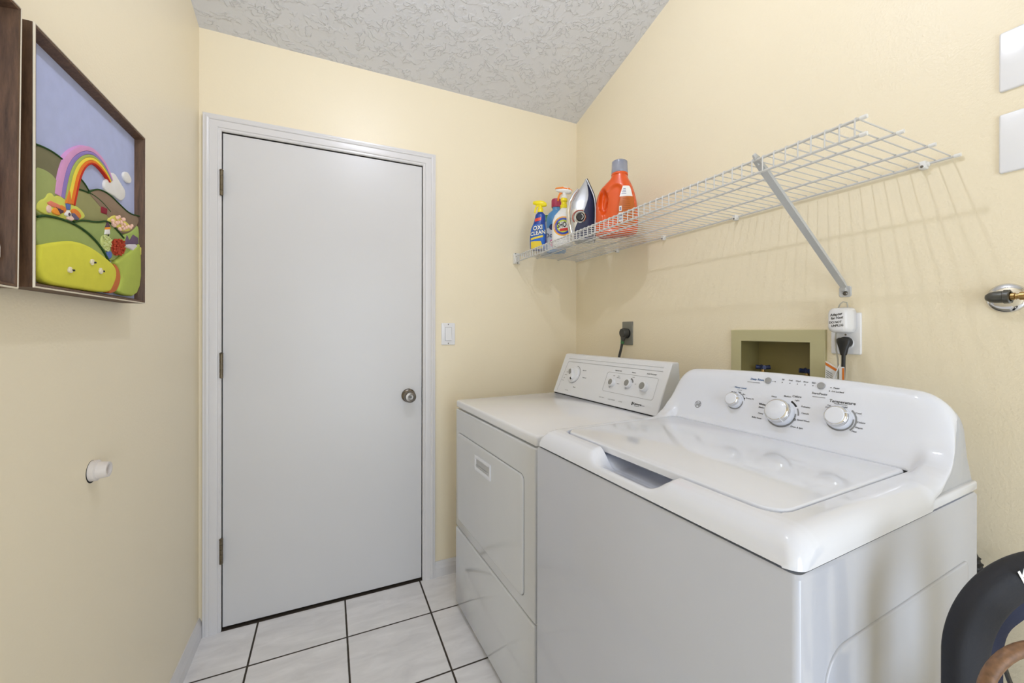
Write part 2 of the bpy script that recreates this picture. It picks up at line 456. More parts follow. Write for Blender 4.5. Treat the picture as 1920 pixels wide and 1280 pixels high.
b = MB(); b.box(0.344, 0.354, YW-0.0665, YW-0.058, 0.908, 0.916, 0.001, 1); b.build('privacy_button', M['gun'], knob)
b = MB(); b.box(DX1-0.004, DX1+0.0015, YW-0.004, YW+0.004, 0.886, 0.942, 0.001, 1); b.build('strike_plate', M['gun'], door)

# ================================================================== WASHING MACHINE (local axes: x = depth, y = along the front to the left, z up)
WX, WY, WR, WZ = 0.5457, 0.3246, 0.0414, 0.909
washer = thing('washing_machine', 'white top-load washing machine with three chrome-rimmed knobs, nearest the camera', 'washing machine', (WX, WY, 0), WR)
WW = 0.686
FACE = [(0.0, 0.004), (0.003, 0.013), (0.008, 0.023), (0.015, 0.032), (0.025, 0.040), (0.04, 0.0445), (0.055, 0.046), (0.470, 0.046), (0.478, 0.048), (0.485, 0.053),
        (0.492, 0.063), (0.503, 0.088), (0.512, 0.111), (0.522, 0.141), (0.530, 0.168), (0.536, 0.186), (0.542, 0.196), (0.550, 0.203), (0.558, 0.205), (0.566, 0.202), (0.572, 0.194), (0.576, 0.182)]
EDGE = [(0.417, 0.027), (0.445, 0.034), (0.47, 0.043), (0.485, 0.058), (0.503, 0.083), (0.517, 0.102), (0.53, 0.120), (0.545, 0.138), (0.556, 0.146), (0.566, 0.143), (0.576, 0.130)]
def cons(bb): return smooth(bb, 0.47, 0.55)
def crown(bb, a): return 1.0 - 0.075*cons(bb)*((a - 0.343)/0.343)**2
def face_b(c, a):
    lo, hi = 0.474, 0.556
    for _ in range(40):
        m = 0.5*(lo + hi)
        if interp(m, FACE)*crown(m, a) < c: lo = m
        else: hi = m
    return 0.5*(lo + hi)
def lid_sdf(a, bb):
    r = 0.04 if bb < 0.26 else 0.012
    dx = abs(a - 0.346) - (0.290 - r); dy = abs(bb - 0.2655) - (0.2135 - r)
    return math.hypot(max(dx, 0), max(dy, 0)) + min(max(dx, dy), 0) - r
ATOP = sorted([0.0365 + 0.00475*i for i in range(130)] + [0.0535 + 0.0007*i for i in range(11)] + [0.6315 + 0.0007*i for i in range(11)] + [0.236 + 0.002*i for i in range(20)] + [0.430 + 0.002*i for i in range(20)])
ATOP = [x for x in ATOP if x < WW - 0.0345]
def cover_section(bb):
    T = interp(bb, FACE); k = cons(bb)
    pin = 0.022 - math.sqrt(max(0, 0.022**2 - max(0, 0.022 - bb)**2)) if bb < 0.022 else 0.0
    R = min(0.034, max(T - 0.004, 0.001)); cs = min(0.003, T - 0.002); Rw = R
    if bb > 0.40:
        w = smooth(bb, 0.400, 0.417); ed = min(interp(bb, EDGE), T - 0.004)
        R = R + (T - ed - R)*w; cs = 0.003 + (ed - 0.004 - 0.003)*smooth(bb, 0.411, 0.4145); Rw = 0.034 + 0.026*smooth(bb, 0.472, 0.52)
    def ax(c): return pin + 0.012*k*smooth(c, 0.03, 0.17)
    half = []
    for i in range(6):
        c = cs + max(T - R - cs, 0.0)*i/5.0; half.append((ax(c), c))
    a0 = ax(T - R)
    for i in range(1, 11):
        t = 0.5*PI*i/10; half.append((a0 + Rw*(1 - math.cos(t)), T - R + R*math.sin(t)))
    pts = list(half)
    a_l = half[-1][0]
    for x in ATOP: pts.append((a_l + (WW - 2*a_l)*(x - 0.034)/(WW - 0.068), T))
    pts += [(WW - a, c) for a, c in reversed(half)]
    out = []
    for a, c in pts:
        if c > 0.03: c = c*(1 - (1 - crown(bb, a))*smooth(c, 0.03, 0.12)) if k > 0 else c
        if 0.42 < bb < 0.512 and c > 0.03:   # wide sweep from the rim into the console at both ends
            wg = 1 - smooth(min(a, WW - a), 0.036, 0.056)
            T2 = interp(bb, [(0.42, 0.046), (0.435, 0.0475), (0.45, 0.0505), (0.465, 0.0560), (0.478, 0.0635), (0.488, 0.0720), (0.496, 0.0810), (0.503, 0.0905), (0.512, 0.111)])
            c *= 1 + wg*max(0, T2/T - 1)
        if bb < 0.49 and bb > 0.04:
            d = lid_sdf(a, bb)
            if d < 0.0005: c -= 0.021*smooth(-d, -0.0005, 0.0022)
        if bb < 0.14:
            m = smooth(a, 0.232, 0.286)*smooth(-a, -0.472, -0.418)*(1 - smooth(bb, 0.12, 0.14))
            tgt = interp(bb, [(0.0, 0.004), (0.002, 0.012), (0.006, 0.0175), (0.012, 0.0185), (0.022, 0.0150), (0.04, 0.007), (0.06, 0.003), (0.14, 0.003)])
            c = min(c, c + (tgt - c)*m)
        out.append(V(bb, a, WZ + c))
    return out
bs = [0, 0.0015, 0.003, 0.0055, 0.008, 0.0115, 0.015, 0.02, 0.025, 0.03, 0.035, 0.04, 0.044, 0.047]
bs += [0.049 + 0.0007*i for i in range(8)] + [0.056 + 0.0028*i for i in range(30)] + [0.143 + 0.0125*i for i in range(22)]
bs += [0.412, 0.4135, 0.417] + [0.424 + 0.006*i for i in range(7)] + [0.4655 + 0.0028*i for i in range(4)] + [0.4755 + 0.0007*i for i in range(8)]
bs += [0.483, 0.486, 0.489, 0.492, 0.4955, 0.499, 0.503, 0.5075, 0.512, 0.517, 0.522, 0.526, 0.530, 0.533, 0.536, 0.539, 0.542, 0.546, 0.55, 0.554, 0.558, 0.562, 0.566, 0.569, 0.572, 0.576]
bs = sorted(set(round(x, 5) for x in bs))
b = MB(); b.loft([cover_section(x) for x in bs], cap=False, closed=False)
b.build('top_cover', M['plastic'], washer, angle=50)
# panel, shade put into its grey, that closes the back of the console, and the ledge beside it
b = MB()
def back_section(bb, T):
    R = min(0.05, T*0.45); pts = [(0.007, 0.004)]
    for i in range(0, 9):
        t = 0.5*PI*i/8; pts.append((0.007 + R*(1-math.cos(t)), T - R + R*math.sin(t)))
    full = pts + [(WW - a, c) for a, c in reversed(pts)]
    return [V(bb, a, WZ + c) for a, c in full]
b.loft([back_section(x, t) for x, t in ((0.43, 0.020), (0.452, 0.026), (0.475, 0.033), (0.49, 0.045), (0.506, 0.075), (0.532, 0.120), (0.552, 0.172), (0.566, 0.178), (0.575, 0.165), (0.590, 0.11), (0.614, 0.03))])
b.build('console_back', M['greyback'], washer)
b = MB(); b.box(0.405, 0.6165, 0.0, WW, WZ+0.0025, WZ+0.0215, 0.004, 3); b.build('rear_ledge', M['plastic'], washer)
# cabinet with folded front corners and the pressed panel on its side
b = MB()
pts = []
for cx_, cy_, a0 in ((0.010, 0.010, PI), (0.6165-0.004, 0.004, 1.5*PI), (0.6165-0.004, WW-0.004, 0), (0.010, WW-0.010, 0.5*PI)):
    rr = 0.010 if cx_ < 0.1 else 0.004
    for i in range(6):
        t = a0 + 0.5*PI*i/5; pts.append((cx_ + rr*math.cos(t), cy_ + rr*math.sin(t)))
zs = [0.028, 0.032, WZ - 0.004, WZ - 0.001]
def ins(p, d): return (p[0] + (d if p[0] < 0.3 else -d), p[1] + (d if p[1] < 0.3 else -d))
b.loft([[V(*ins(p, d), z) for p in pts] for z, d in ((0.028, 0.003), (0.032, 0), (WZ-0.006, 0), (WZ-0.001, 0.003))])
cab = b.build('cabinet', M['enamel'], washer)
b = MB()
po = rrect(0.058, 0.560, 0.14, WZ-0.120, 0.03, 8, (0.03, 0.012, 0.012, 0.052))
b.prism(po, (0, 0.0, 0), (1,0,0), (0,0,1), 0.0032, 0.0028, 3, n=(0,-1,0))
b.build('side_panel_emboss', M['enamel'], cab, angle=50)
for x in (0.05, 0.57):
    for y in (0.06, WW-0.06):
        MB().lathe([(0.012, 0.012), (0.012, 0.03)], (x, y, 0), (0,0,1), 14).lathe([(0.02, 0.0), (0.02, 0.010), (0.014, 0.014)], (x, y, 0), (0,0,1), 14).build('foot', M['black'], washer)
# lid
b = MB()
lo = rrect(0.0585, 0.4750, 0.0595, 0.6325, 0.03, 8, (0.038, 0.016, 0.016, 0.038))
b.prism(lo, (0, 0, WZ+0.0335), (1,0,0), (0,1,0), 0.0145, 0.0035, 3)
b.build('lid', M['plastic'], washer, angle=50)
MB().box(0.4735, 0.4785, 0.0565, 0.068, WZ+0.026, WZ+0.0450, 0.0008, 1).build('hinge_pin', M['black'], washer)

# console: knobs, buttons, printing
TILT = math.atan2(0.05, 0.023)
def wplace(a, c, lift=0.0007):
    return lambda p, q: (lambda cc, aa: V(face_b(cc, aa) - lift*0.9, aa, WZ + cc + lift*0.43))(c + q*math.sin(TILT), a - p)
NRM = V(-0.906, 0.0, 0.423)
def wknob(a, c, r, h):
    o = V(face_b(c, a) + 0.002, a, WZ + c)
    k = MB().lathe([(r*1.02, 0), (r*1.06, 0.004), (r*1.02, 0.012), (r*0.98, h*0.62)], o, NRM, 44).build('knob', M['plastic'], washer)
    MB().lathe([(r*0.985, h*0.58), (r*1.0, h*0.62), (r*0.97, h*0.78), (r*0.88, h*0.90), (r*0.80, h*0.945)], o, NRM, 44).build('chrome_collar', M['chrome'], k)
    MB().lathe([(r*0.81, h*0.90), (r*0.80, h*0.95), (r*0.74, h*1.0), (r*0.3, h*1.02), (0, h*1.02)], o, NRM, 44).build('cap', M['plastic'], k)
    u = V(0, -1, 0); v = NRM.cross(u)
    b = MB(); ang = -0.9 if r > 0.03 else 0.5
    d = u*math.cos(ang) + v*math.sin(ang)
    b.tube([o + NRM*(h*0.60) + d*r*1.005, o + NRM*(h*0.80) + d*r*0.965, o + NRM*(h*0.955) + d*r*0.79], 0.0012, 6)
    b.build('pointer', M['plastic'], k)
    return k
KN = ((0.450, 0.118, 0.0205, 0.026), (0.320, 0.107, 0.0315, 0.032), (0.192, 0.117, 0.0245, 0.028))
for k in KN: wknob(*k)
def ringprint(pl, *args):
    q = MB(); put_disc(q, pl, 0, 0, *args); q.build('dial_print', M['ring'], washer)
for a, c, r, h in KN: ringprint(wplace(a, c, 0.0006), r*1.16, 48, r*0.9, -PI*1.0, PI*0.05)   # printed rings under the knobs
ringprint(wplace(0.320, 0.107, 0.0006), 0.043, 16, 0.0395, 0.05, 0.50)
ringprint(wplace(0.192, 0.117, 0.0006), 0.034, 24, 0.0305, -0.75, 0.85)
ringprint(wplace(0.450, 0.118, 0.0006), 0.029, 20, 0.0268, 0.25, 1.3)
for a, c in ((0.368, 0.184), (0.240, 0.185)):
    o = V(face_b(c, a) + 0.001, a, WZ + c)
    MB().lathe([(0.0085, 0), (0.0085, 0.0035), (0.0075, 0.0045), (0, 0.0048)], o, NRM, 28).build('button', M['btn'], washer)
PRN = [M['print']]
def wt(txt, size, a, c, bold=0.012, al='CENTER'):
    q = MB(); put_text(q, txt, size, wplace(a, c), 0, 0, al, bold, 0.12); q.build('lettering', PRN[0], washer, recalc=False)
def wmark(name, fn, pl, *args):
    q = MB(); fn(q, pl, *args); q.build(name, PRN[0], washer, recalc=False)
S1 = 0.0070
wt('Fill', 0.0052, 0.331, 0.1905); wt('Soak', 0.0052, 0.312, 0.1905); wt('Wash', 0.0052, 0.294, 0.1905); wt('Rinse', 0.0052, 0.276, 0.1905); wt('Spin', 0.0052, 0.258, 0.1905)
for a in (0.331, 0.312, 0.294, 0.276, 0.258, 0.349): wmark('indicator_print', put_disc, wplace(a, 0.1835), 0, 0, 0.0013, 10)
wmark('printed_line', put_rect, wplace(0.354, 0.1835), -0.004, 0.004, -0.0003, 0.0003, 2, 1)
wt('Start/Pause', 0.0074, 0.241, 0.1665); 
wt('Pause', 0.0056, 0.208, 0.1835); wt('Lid Locked', 0.0056, 0.204, 0.1755)
wmark('indicator_print', put_disc, wplace(0.219, 0.1835), 0, 0, 0.0013, 10); wmark('indicator_print', put_disc, wplace(0.221, 0.1755), 0, 0, 0.0013, 10)
wt('Whites', 0.0072, 0.371, 0.1215, 0.03); wt('Medium', 0.0056, 0.371, 0.1135); wt('Heavy', 0.0056, 0.371, 0.0985); wt('Bulky Items', 0.0056, 0.379, 0.086)
wt('Heavy', 0.0056, 0.345, 0.1455); wt('Medium', 0.0056, 0.312, 0.1505); wt('Colors', 0.0076, 0.290, 0.1530, 0.02); wt('Light', 0.0056, 0.288, 0.1440)
wt('Delicates', 0.0056, 0.266, 0.1315); wt('Casuals', 0.0056, 0.2645, 0.1165); wt('Speed Wash', 0.0056, 0.2655, 0.0995); wt('Drain & Spin', 0.0056, 0.2765, 0.0815)
wt('Temperature', 0.0098, 0.192, 0.1540, 0.015); wt('Cold', 0.0056, 0.186, 0.1440); wt('Cool', 0.0056, 0.158, 0.1350); wt('Colors', 0.0056, 0.1505, 0.1165)
wt('Warm', 0.0056, 0.153, 0.1050); wt('Hot', 0.0056, 0.160, 0.0960); wt('Tap', 0.0050, 0.217, 0.1430); wt('Cold', 0.0050, 0.219, 0.1385)
wt('Medium', 0.0050, 0.459, 0.1425); wt('High', 0.0050, 0.442, 0.1440); wt('Max', 0.0050, 0.428, 0.1400); wt('Precise Fill', 0.0052, 0.409, 0.1310)
wmark('indicator_print', put_disc, wplace(0.424, 0.1295), 0, 0, 0.0018, 10)
wmark('indicator_print', put_disc, wplace(0.2845, 0.0985), 0, 0, 0.0028, 16, 0.0016)
wmark('indicator_print', put_disc, wplace(0.320, 0.107), 0, 0, 0.043, 14, 0.0385, 0.62, 1.08)
PRN[0] = M['print_b']; wt('Deep Rinse', 0.0080, 0.399, 0.1840, 0.03); wt('Water Level', 0.0072, 0.442, 0.1565, 0.02)
PRN[0] = M['print_g']
wmark('printed_line', put_rect, wplace(0.407, 0.1755), -0.018, 0.018, -0.0007, 0.0007, 4, 1); wmark('printed_line', put_rect, wplace(0.443, 0.1500), -0.007, 0.007, -0.0006, 0.0006, 2, 1)
wmark('printed_line', put_rect, wplace(0.241, 0.1585), -0.014, 0.014, -0.0007, 0.0007, 4, 1); wmark('printed_line', put_rect, wplace(0.194, 0.1487), -0.013, 0.013, -0.0007, 0.0007, 4, 1)
b = MB(); pl = wplace(0.567, 0.092)
put_disc(b, pl, 0, 0, 0.0112, 36, 0.0098)
put_text(b, 'GE', 0.0118, pl, 0, 0, 'CENTER', 0.03, 0.3)
for k in range(4):
    a = PI/4 + k*PI/2; put_disc(b, pl, 0.0084*math.cos(a), 0.0084*math.sin(a), 0.0026, 12, 0.0017, a + PI*0.3, a + PI*1.7)
b.build('logo', M['print_g'], washer, recalc=False)
b = MB()
# corrugated drain hose behind the machine
h = thing('drain_hose', 'black corrugated drain hose peeking out behind the white top-load washer', 'hose', (1.262, 0.40, 0))
b = MB(); cl = [V(-0.02, 0.20, 0.72), V(-0.01, 0.12, 0.755), V(0, 0.05, 0.762), V(0, -0.008, 0.740), V(0, -0.022, 0.70), V(0, -0.026, 0.64), V(0, 0.0, 0.5), V(0, 0.01, 0.2), V(0, 0.01, 0.0)]
path = []; rad = []
for p, q in zip(cl, cl[1:]):
    m = max(2, int((q - p).length/0.0036))
    for i in range(m): path.append(p.lerp(q, i/m)); rad.append(0.0125 if len(path) % 3 else 0.0155)
b.tube(path + [cl[-1]], rad + [0.0125], 16); b.build('hose', M['black'], h, angle=20)

# ================================================================== DRYER
DXo, DYo, DR, DZt = 0.5475, 1.0712, 0.0463, 0.918
DW, DD = 0.717, 0.640
dryer = thing('clothes_dryer', 'white front-load clothes dryer with a sloped control console, beside the door', 'dryer', (DXo, DYo, 0), DR)
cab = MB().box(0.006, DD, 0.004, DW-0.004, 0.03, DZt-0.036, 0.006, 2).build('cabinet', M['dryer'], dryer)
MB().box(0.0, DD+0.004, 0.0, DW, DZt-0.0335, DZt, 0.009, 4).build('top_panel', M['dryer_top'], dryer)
fp = MB().box(-0.002, 0.016, 0.002, DW-0.002, 0.3625, DZt-0.0375, 0.0065, 3).build('front_panel', M['dryer'], dryer)
MB().box(-0.003, 0.016, 0.002, DW-0.002, 0.022, 0.3575, 0.0065, 3).build('lower_panel', M['dryer'], dryer)
b = MB(); b.prism(rrect(0.066, 0.681, 0.405, 0.784, 0.022, 7), (-0.0015, 0, 0), (0,1,0), (0,0,1), 0.0008, n=(-1,0,0)); b.build('door_gap_line', M['ring'], dryer)  # grey sheet standing in for the shaded gap around the door
b = MB(); b.prism(rrect(0.0685, 0.6785, 0.4075, 0.7815, 0.020, 7), (0.0, 0, 0), (0,1,0), (0,0,1), 0.0085, 0.0035, 3, n=(-1,0,0))
dd = b.build('door', M['dryer'], dryer, angle=50)
hb = MB()   # moulded finger-pull
o1 = rrect(0.309, 0.465, 0.684, 0.744, 0.006, 4); o2 = rrect(0.314, 0.460, 0.689, 0.739, 0.006, 4); o3 = rrect(0.322, 0.452, 0.696, 0.732, 0.008, 4); o4 = rrect(0.325, 0.449, 0.7, 0.730, 0.008, 4)
hb.loft([[V(x, p, q) for p, q in o] for o, x in ((o1, -0.0086), (o1, -0.0112), (o2, -0.0125), (o3, -0.0118), (o4, -0.0089))], cap=False)
hb.build('handle', M['plastic'], dd)
hb = MB(); put_rect(hb, lambda p, q: V(-0.0087, p, q), 0.323, 0.451, 0.698, 0.731, 2, 2)
hb.box(-0.0112, -0.0086, 0.325, 0.449, 0.7005, 0.7085, 0.002, 2)
hb.build('handle_recess', M['greyback'], dd)
for y in (0.05, DW-0.05): MB().lathe([(0.018, 0.0), (0.018, 0.03)], (0.06, y, 0), (0,0,1), 14).build('foot', M['black'], dryer)
for y in (0.05, DW-0.05): MB().lathe([(0.018, 0.0), (0.018, 0.03)], (DD-0.06, y, 0), (0,0,1), 14).build('foot', M['black'], dryer)
# console
b = MB()
poly = [(0.503, 0.0045), (0.578, 0.1865), (0.5815, 0.191), (0.587, 0.193), (0.612, 0.193), (0.617, 0.190), (0.632, 0.0045)]
b.prism(poly, (0, 0.018, DZt), (1,0,0), (0,0,1), 0.688, n=(0,1,0))
con = b.build('console', M['console'], dryer, angle=30)
bv = con.modifiers.new('soft_edges', 'BEVEL'); bv.width = 0.004; bv.segments = 3; bv.limit_method = 'ANGLE'; bv.angle_limit = 0.6
MB().box(0.508, 0.625, 0.024, 0.700, DZt-0.002, DZt+0.006).build('console_gap', M['dark'], con)
FU = V(0.075, 0, 0.182).normalized(); FN = V(-0.182, 0, 0.075).normalized(); FO = V(0.503, 0, DZt + 0.0045)
def dplace(a, s, lift=0.0006): return lambda p, q: FO + V(0, a - p, 0) + FU*(s + q) + FN*lift
pf = lambda p, q: FO + V(0, -p, 0) + FU*q + FN*0.0004
b = MB()   # raised rib under the top edge and the moulded outlines
P = lambda a, s, l=0.0: FO + V(0, a, 0) + FU*s + FN*l
b.tube([P(0.663, 0.182, 0.001), P(0.05, 0.184, 0.001)], 0.0022, 8); b.build('console_rib', M['console'], con)
b = MB(); b.tube([P(0.660, 0.166, 0.0004), P(0.05, 0.168, 0.0004)], 0.0013, 6); b.build('console_rib', M['console'], con)
b = MB()
outline_tube(b, rrect(-0.346, -0.058, 0.054, 0.139, 0.010, 6), pf, 0.0007); b.build('console_outline', M['pale_line'], con)
b = MB()
b.tube([pf(-0.676, 0.012), pf(-0.660, 0.160), pf(-0.655, 0.164), pf(-0.046, 0.166)], 0.0006, 6)
b.build('console_outline', M['pale_line'], con)
PRN[0] = M['print']
def dt(txt, size, a, s, bold=0.01, al='CENTER'):
    q = MB(); put_text(q, txt, size, dplace(a, s), 0, 0, al, bold); q.build('lettering', PRN[0], con, recalc=False)
dt('TEMPERATURE', 0.0062, 0.284, 0.1485, 0.02); dt('SIGNAL', 0.0066, 0.192, 0.149, 0.02); dt('PUSH TO START', 0.0068, 0.097, 0.151, 0.02)
dt('HIGH', 0.0048, 0.272, 0.126); dt('PERM PRESS', 0.0042, 0.270, 0.119); dt('LOW', 0.0048, 0.300, 0.125); dt('LOUD', 0.0045, 0.186, 0.130); dt('OFF', 0.0045, 0.166, 0.104); dt('AIR DRY', 0.0042, 0.262, 0.094)
dt('TIMED DRY', 0.0056, 0.509, 0.129, 0.02); dt('TOUCH UP', 0.0056, 0.494, 0.095, 0.02); dt('AIR DRY', 0.0054, 0.546, 0.043, 0.02)
dt('MORE', 0.0048, 0.638, 0.110); dt('NORMAL', 0.0048, 0.645, 0.095); dt('LESS', 0.0048, 0.650, 0.080); dt('COTTON', 0.0044, 0.655, 0.066)
PRN[0] = M['print_g']; dt('HEAVY DUTY', 0.0055, 0.335, 0.025, 0.015); dt('LARGE CAPACITY', 0.0055, 0.272, 0.024, 0.015); dt('6 CYCLE', 0.0055, 0.218, 0.024, 0.015); dt('AUTO DRY', 0.0055, 0.598, 0.022); dt('80 SERIES', 0.0056, 0.098, 0.026)
q = MB(); put_disc(q, dplace(0.576, 0.104), 0, 0, 0.043, 30, 0.0405, -1.9, 1.5); q.build('dial_print', PRN[0], con, recalc=False)
q = MB(); put_disc(q, dplace(0.202, 0.102), 0, 0, 0.0245, 16, 0.0185, 0.3, 1.4); q.build('dial_print', PRN[0], con, recalc=False)
b = MB(); put_text(b, 'Kenmore', 0.0115, dplace(0.127, 0.0285), 0.0015, 0, 'CENTER', 0.035); put_rect(b, dplace(0.1525, 0.0275, 0.0003), -0.0028, 0.0028, -0.0065, 0.0065, 2, 2)
put_rect(b, dplace(0.126, 0.0205, 0.0005), -0.013, 0.015, -0.0008, 0.0008, 2, 1)
b.build('logo', M['print'], con, recalc=False)
# timer dial with grip bar
o = P(0.580, 0.100)
k = MB().lathe([(0.038, 0), (0.0385, 0.004), (0.036, 0.008), (0.031, 0.0095)], o, FN, 40).build('timer_dial', M['console'], con)
b = MB()
dvec = (V(0, 1, 0)*0.55 + FU*0.83).normalized(); wv = FN.cross(dvec)
b.loft([[o + FN*z + dvec*(x*sx) + wv*(y*sx) for x, y in rrect(-0.030, 0.030, -0.0125, 0.0125, 0.0115, 5)] for z, sx in ((0.008, 1.0), (0.020, 0.97), (0.024, 0.88))])
b.build('dial_grip', M['console'], k)
b = MB(); b.loft([[o + FN*z + dvec*x + wv*y for x, y in rrect(-0.002, 0.026, -0.009, 0.009, 0.0085, 5)] for z in (0.0235, 0.0246)]); b.build('dial_inlay', M['knobgrey'], k)
b = MB(); b.loft([[o + FN*z + dvec*x + wv*y for x, y in rrect(-0.031, -0.021, -0.003, 0.003, 0.001, 2)] for z in (0.02, 0.0247)]); b.build('dial_pointer', M['print'], k)
for a, s, r in ((0.296, 0.094, 0.0165), (0.201, 0.101, 0.0175), (0.112, 0.098, 0.0185)):
    o = P(a, s); hh = 0.016 if r < 0.018 else 0.02
    k = MB().lathe([(r, 0), (r, hh*0.8), (r*0.94, hh*0.95), (r*0.78, hh), (r*0.74, hh-0.0012), (0, hh-0.0012)], o, FN, 32).build('knob' if r < 0.018 else 'start_button', M['console'], con)
    MB().lathe([(r*0.73, hh-0.002), (r*0.73, hh-0.0006), (0, hh-0.0006)], o, FN, 28).build('cap', M['knobgrey'], k)
    if r < 0.018:
        b = MB(); q = (V(0,1,0)*0.45 - FU*0.9).normalized(); t = FN.cross(q)
        b.loft([[o + FN*z + q*(r*0.9) + t*0.006, o + FN*z + q*(r*1.5) + t*0.0015, o + FN*z + q*(r*1.5) - t*0.0015, o + FN*z + q*(r*0.9) - t*0.006] for z in (0.0005, 0.004)]); b.build('pointer', M['greyback'], k)

def pmat(o):
    m = Matrix.Translation(o.location) @ Matrix.Rotation(o.rotation_euler[2], 4, 'Z') @ Matrix.Rotation(o.rotation_euler[1], 4, 'Y') @ Matrix.Rotation(o.rotation_euler[0], 4, 'X')
    return pmat(o.parent) @ m if o.parent else m
def wbuild(b, name, material, parent, **kw):
    """geometry given in room coordinates, linked under parent"""
    return b.xform(pmat(parent).inverted()).build(name, material, parent, **kw)

# ================================================================== WIRE SHELF on the right wall
SZ, SX = 1.629, 0.910
shelf = thing('wire_shelf', 'long white wire shelf with a front lip and a diagonal brace on the right wall', 'shelf', (W, 1.2, SZ))
YA, YB = 0.421, 2.036
RODS = ((SX, SZ), (SX, SZ-0.032), (1.046, SZ), (1.181, SZ), (1.3015, SZ))
for x, z in RODS:
    rod = wbuild(MB().tube([(x, YA, z), (x, YB, z)], 0.0030, 10), 'rod', M['wire'], shelf)
    wbuild(MB().lathe([(0.0, 0), (0.0040, 0.0006), (0.0042, 0.012), (0.0034, 0.0125)], (x, YA-0.002, z), (0,1,0), 12), 'end_cap', M['cap'], rod)
yw = 0.438; n = 0
b = MB()
while yw < YB - 0.01:
    zt = SZ + 0.0042
    b.tube([(1.3015, yw, zt), (SX + 0.003, yw, zt), (SX - 0.002, yw, zt - 0.001), (SX - 0.0042, yw, zt - 0.005), (SX - 0.0042, yw, SZ - 0.0335)], 0.00155, 6)
    yw += 0.02635
wbuild(b, 'wire_deck', M['wire'], shelf)
for y in (0.485, 0.994, 1.34, 1.654):
    b = MB(); b.box(1.2925, W+0.001, y-0.007, y+0.007, SZ-0.011, SZ+0.008, 0.003, 2)
    b.lathe([(0.0055, 0), (0.0055, 0.006), (0.003, 0.008)], (1.302, y-0.004, SZ-0.001), (0,-1,0), 12)
    c = wbuild(b, 'wall_clip', M['cap'], shelf)
    wbuild(MB().lathe([(0.0032, 0), (0.0026, 0.002), (0, 0.002)], (1.2925, y, SZ-0.006), (-1,0,0), 12), 'screw', M['screw'], c)
# bracket on the back wall
b = MB(); b.box(0.903, 0.938, YW-0.016, YW-0.0002, 1.590, 1.648, 0.003, 2); b.box(0.905, 0.918, YW-0.028, YW-0.014, 1.592, 1.640, 0.002, 2)
br = wbuild(b, 'end_bracket', M['cap'], shelf)
for z in (1.643, 1.5945): wbuild(MB().lathe([(0.004, 0), (0.003, 0.0025), (0, 0.0025)], (0.912 if z > 1.6 else 0.925, YW-0.0165, z), (0,-1,0), 12), 'screw', M['screw'], br)
# diagonal brace
b = MB()
p0, p1 = V(SX+0.002, 0.641, SZ-0.004), V(W-0.006, 0.655, 1.345)
d = (p1 - p0).normalized(); side = V(0,1,0); side = (side - d*side.dot(d)).normalized(); nn = d.cross(side)
def ush(p, w, t): return [p + side*(-w) + nn*0, p + side*(-w) + nn*t, p + side*(-w+0.0025) + nn*t, p + side*(-w+0.0025) + nn*0.0025, p + side*(w-0.0025) + nn*0.0025, p + side*(w-0.0025) + nn*t, p + side*w + nn*t, p + side*w + nn*0]
b.loft([ush(p0 - d*0.006, 0.0075, 0.006), ush(p0 + d*0.03, 0.0085, 0.009), ush(p1 - d*0.03, 0.0085, 0.009), ush(p1, 0.0075, 0.005)])
b.tube([p0 + V(-0.010, 0, 0.008), p0 + V(-0.004, 0, 0.013), p0 + V(0.005, 0, 0.010), p0 + V(0.012, 0, -0.004)], 0.0075, 8, 0.35)
brace = wbuild(b, 'support_brace', M['brace'], shelf, angle=25)
b = MB(); b.prism(rrect(0.640, 0.670, 1.322, 1.352, 0.006, 5), (W, 0, 0), (0,1,0), (0,0,1), 0.003, 0.001, 1, n=(-1,0,0)); b.box(W-0.012, W, 0.648, 0.662, 1.338, 1.352, 0.002, 1)
ft = wbuild(b, 'foot_plate', M['brace'], brace)
wbuild(MB().lathe([(0.0062, 0), (0.0055, 0.002), (0.0040, 0.0035), (0.0032, 0.002), (0, 0.002)], (W-0.003, 0.654, 1.332), (-1,0,0), 18), 'screw', M['screw'], ft)

# ================================================================== BOTTLES AND IRON on the shelf (local x = right, -y = towards the room, z up)
ZB = SZ + 0.0060
class Body:
    """bottle body: table of (z, half width, half depth, x offset) with a superellipse section"""
    def __init__(s, tab, n=2.6): s.tab, s.n = tab, n
    def at(s, z):
        t = s.tab
        z = min(max(z, t[0][0]), t[-1][0])
        for A, B in zip(t, t[1:]):
            if z <= B[0]:
                k = (z - A[0])/(B[0] - A[0]) if B[0] > A[0] else 0
                return [A[i] + (B[i] - A[i])*k for i in range(1, 4)]
    def ring(s, z, seg=40, grow=0.0):
        w, d, ox = s.at(z); w += grow; d += grow; e = 2.0/s.n
        return [V(ox + w*math.copysign(abs(math.cos(a))**e, math.cos(a)), d*math.copysign(abs(math.sin(a))**e, math.sin(a)), z) for a in (2*PI*k/seg for k in range(seg))]
    def zs(s, step=0.004):
        out = []
        for A, B in zip(s.tab, s.tab[1:]):
            m = max(1, int((B[0]-A[0])/step)); out += [A[0] + (B[0]-A[0])*i/m for i in range(m)]
        return out + [s.tab[-1][0]]
    def mesh(s, b=None):
        b = b or MB(); b.loft([s.ring(z) for z in s.zs()]); return b
    def front(s, lift=0.0008):
        def pl(p, q):
            w, d, ox = s.at(q); t = min(0.998, abs((p - ox)/w)); return V(p, -(d*(1 - t**s.n)**(1/s.n)) - lift, q)
        return pl
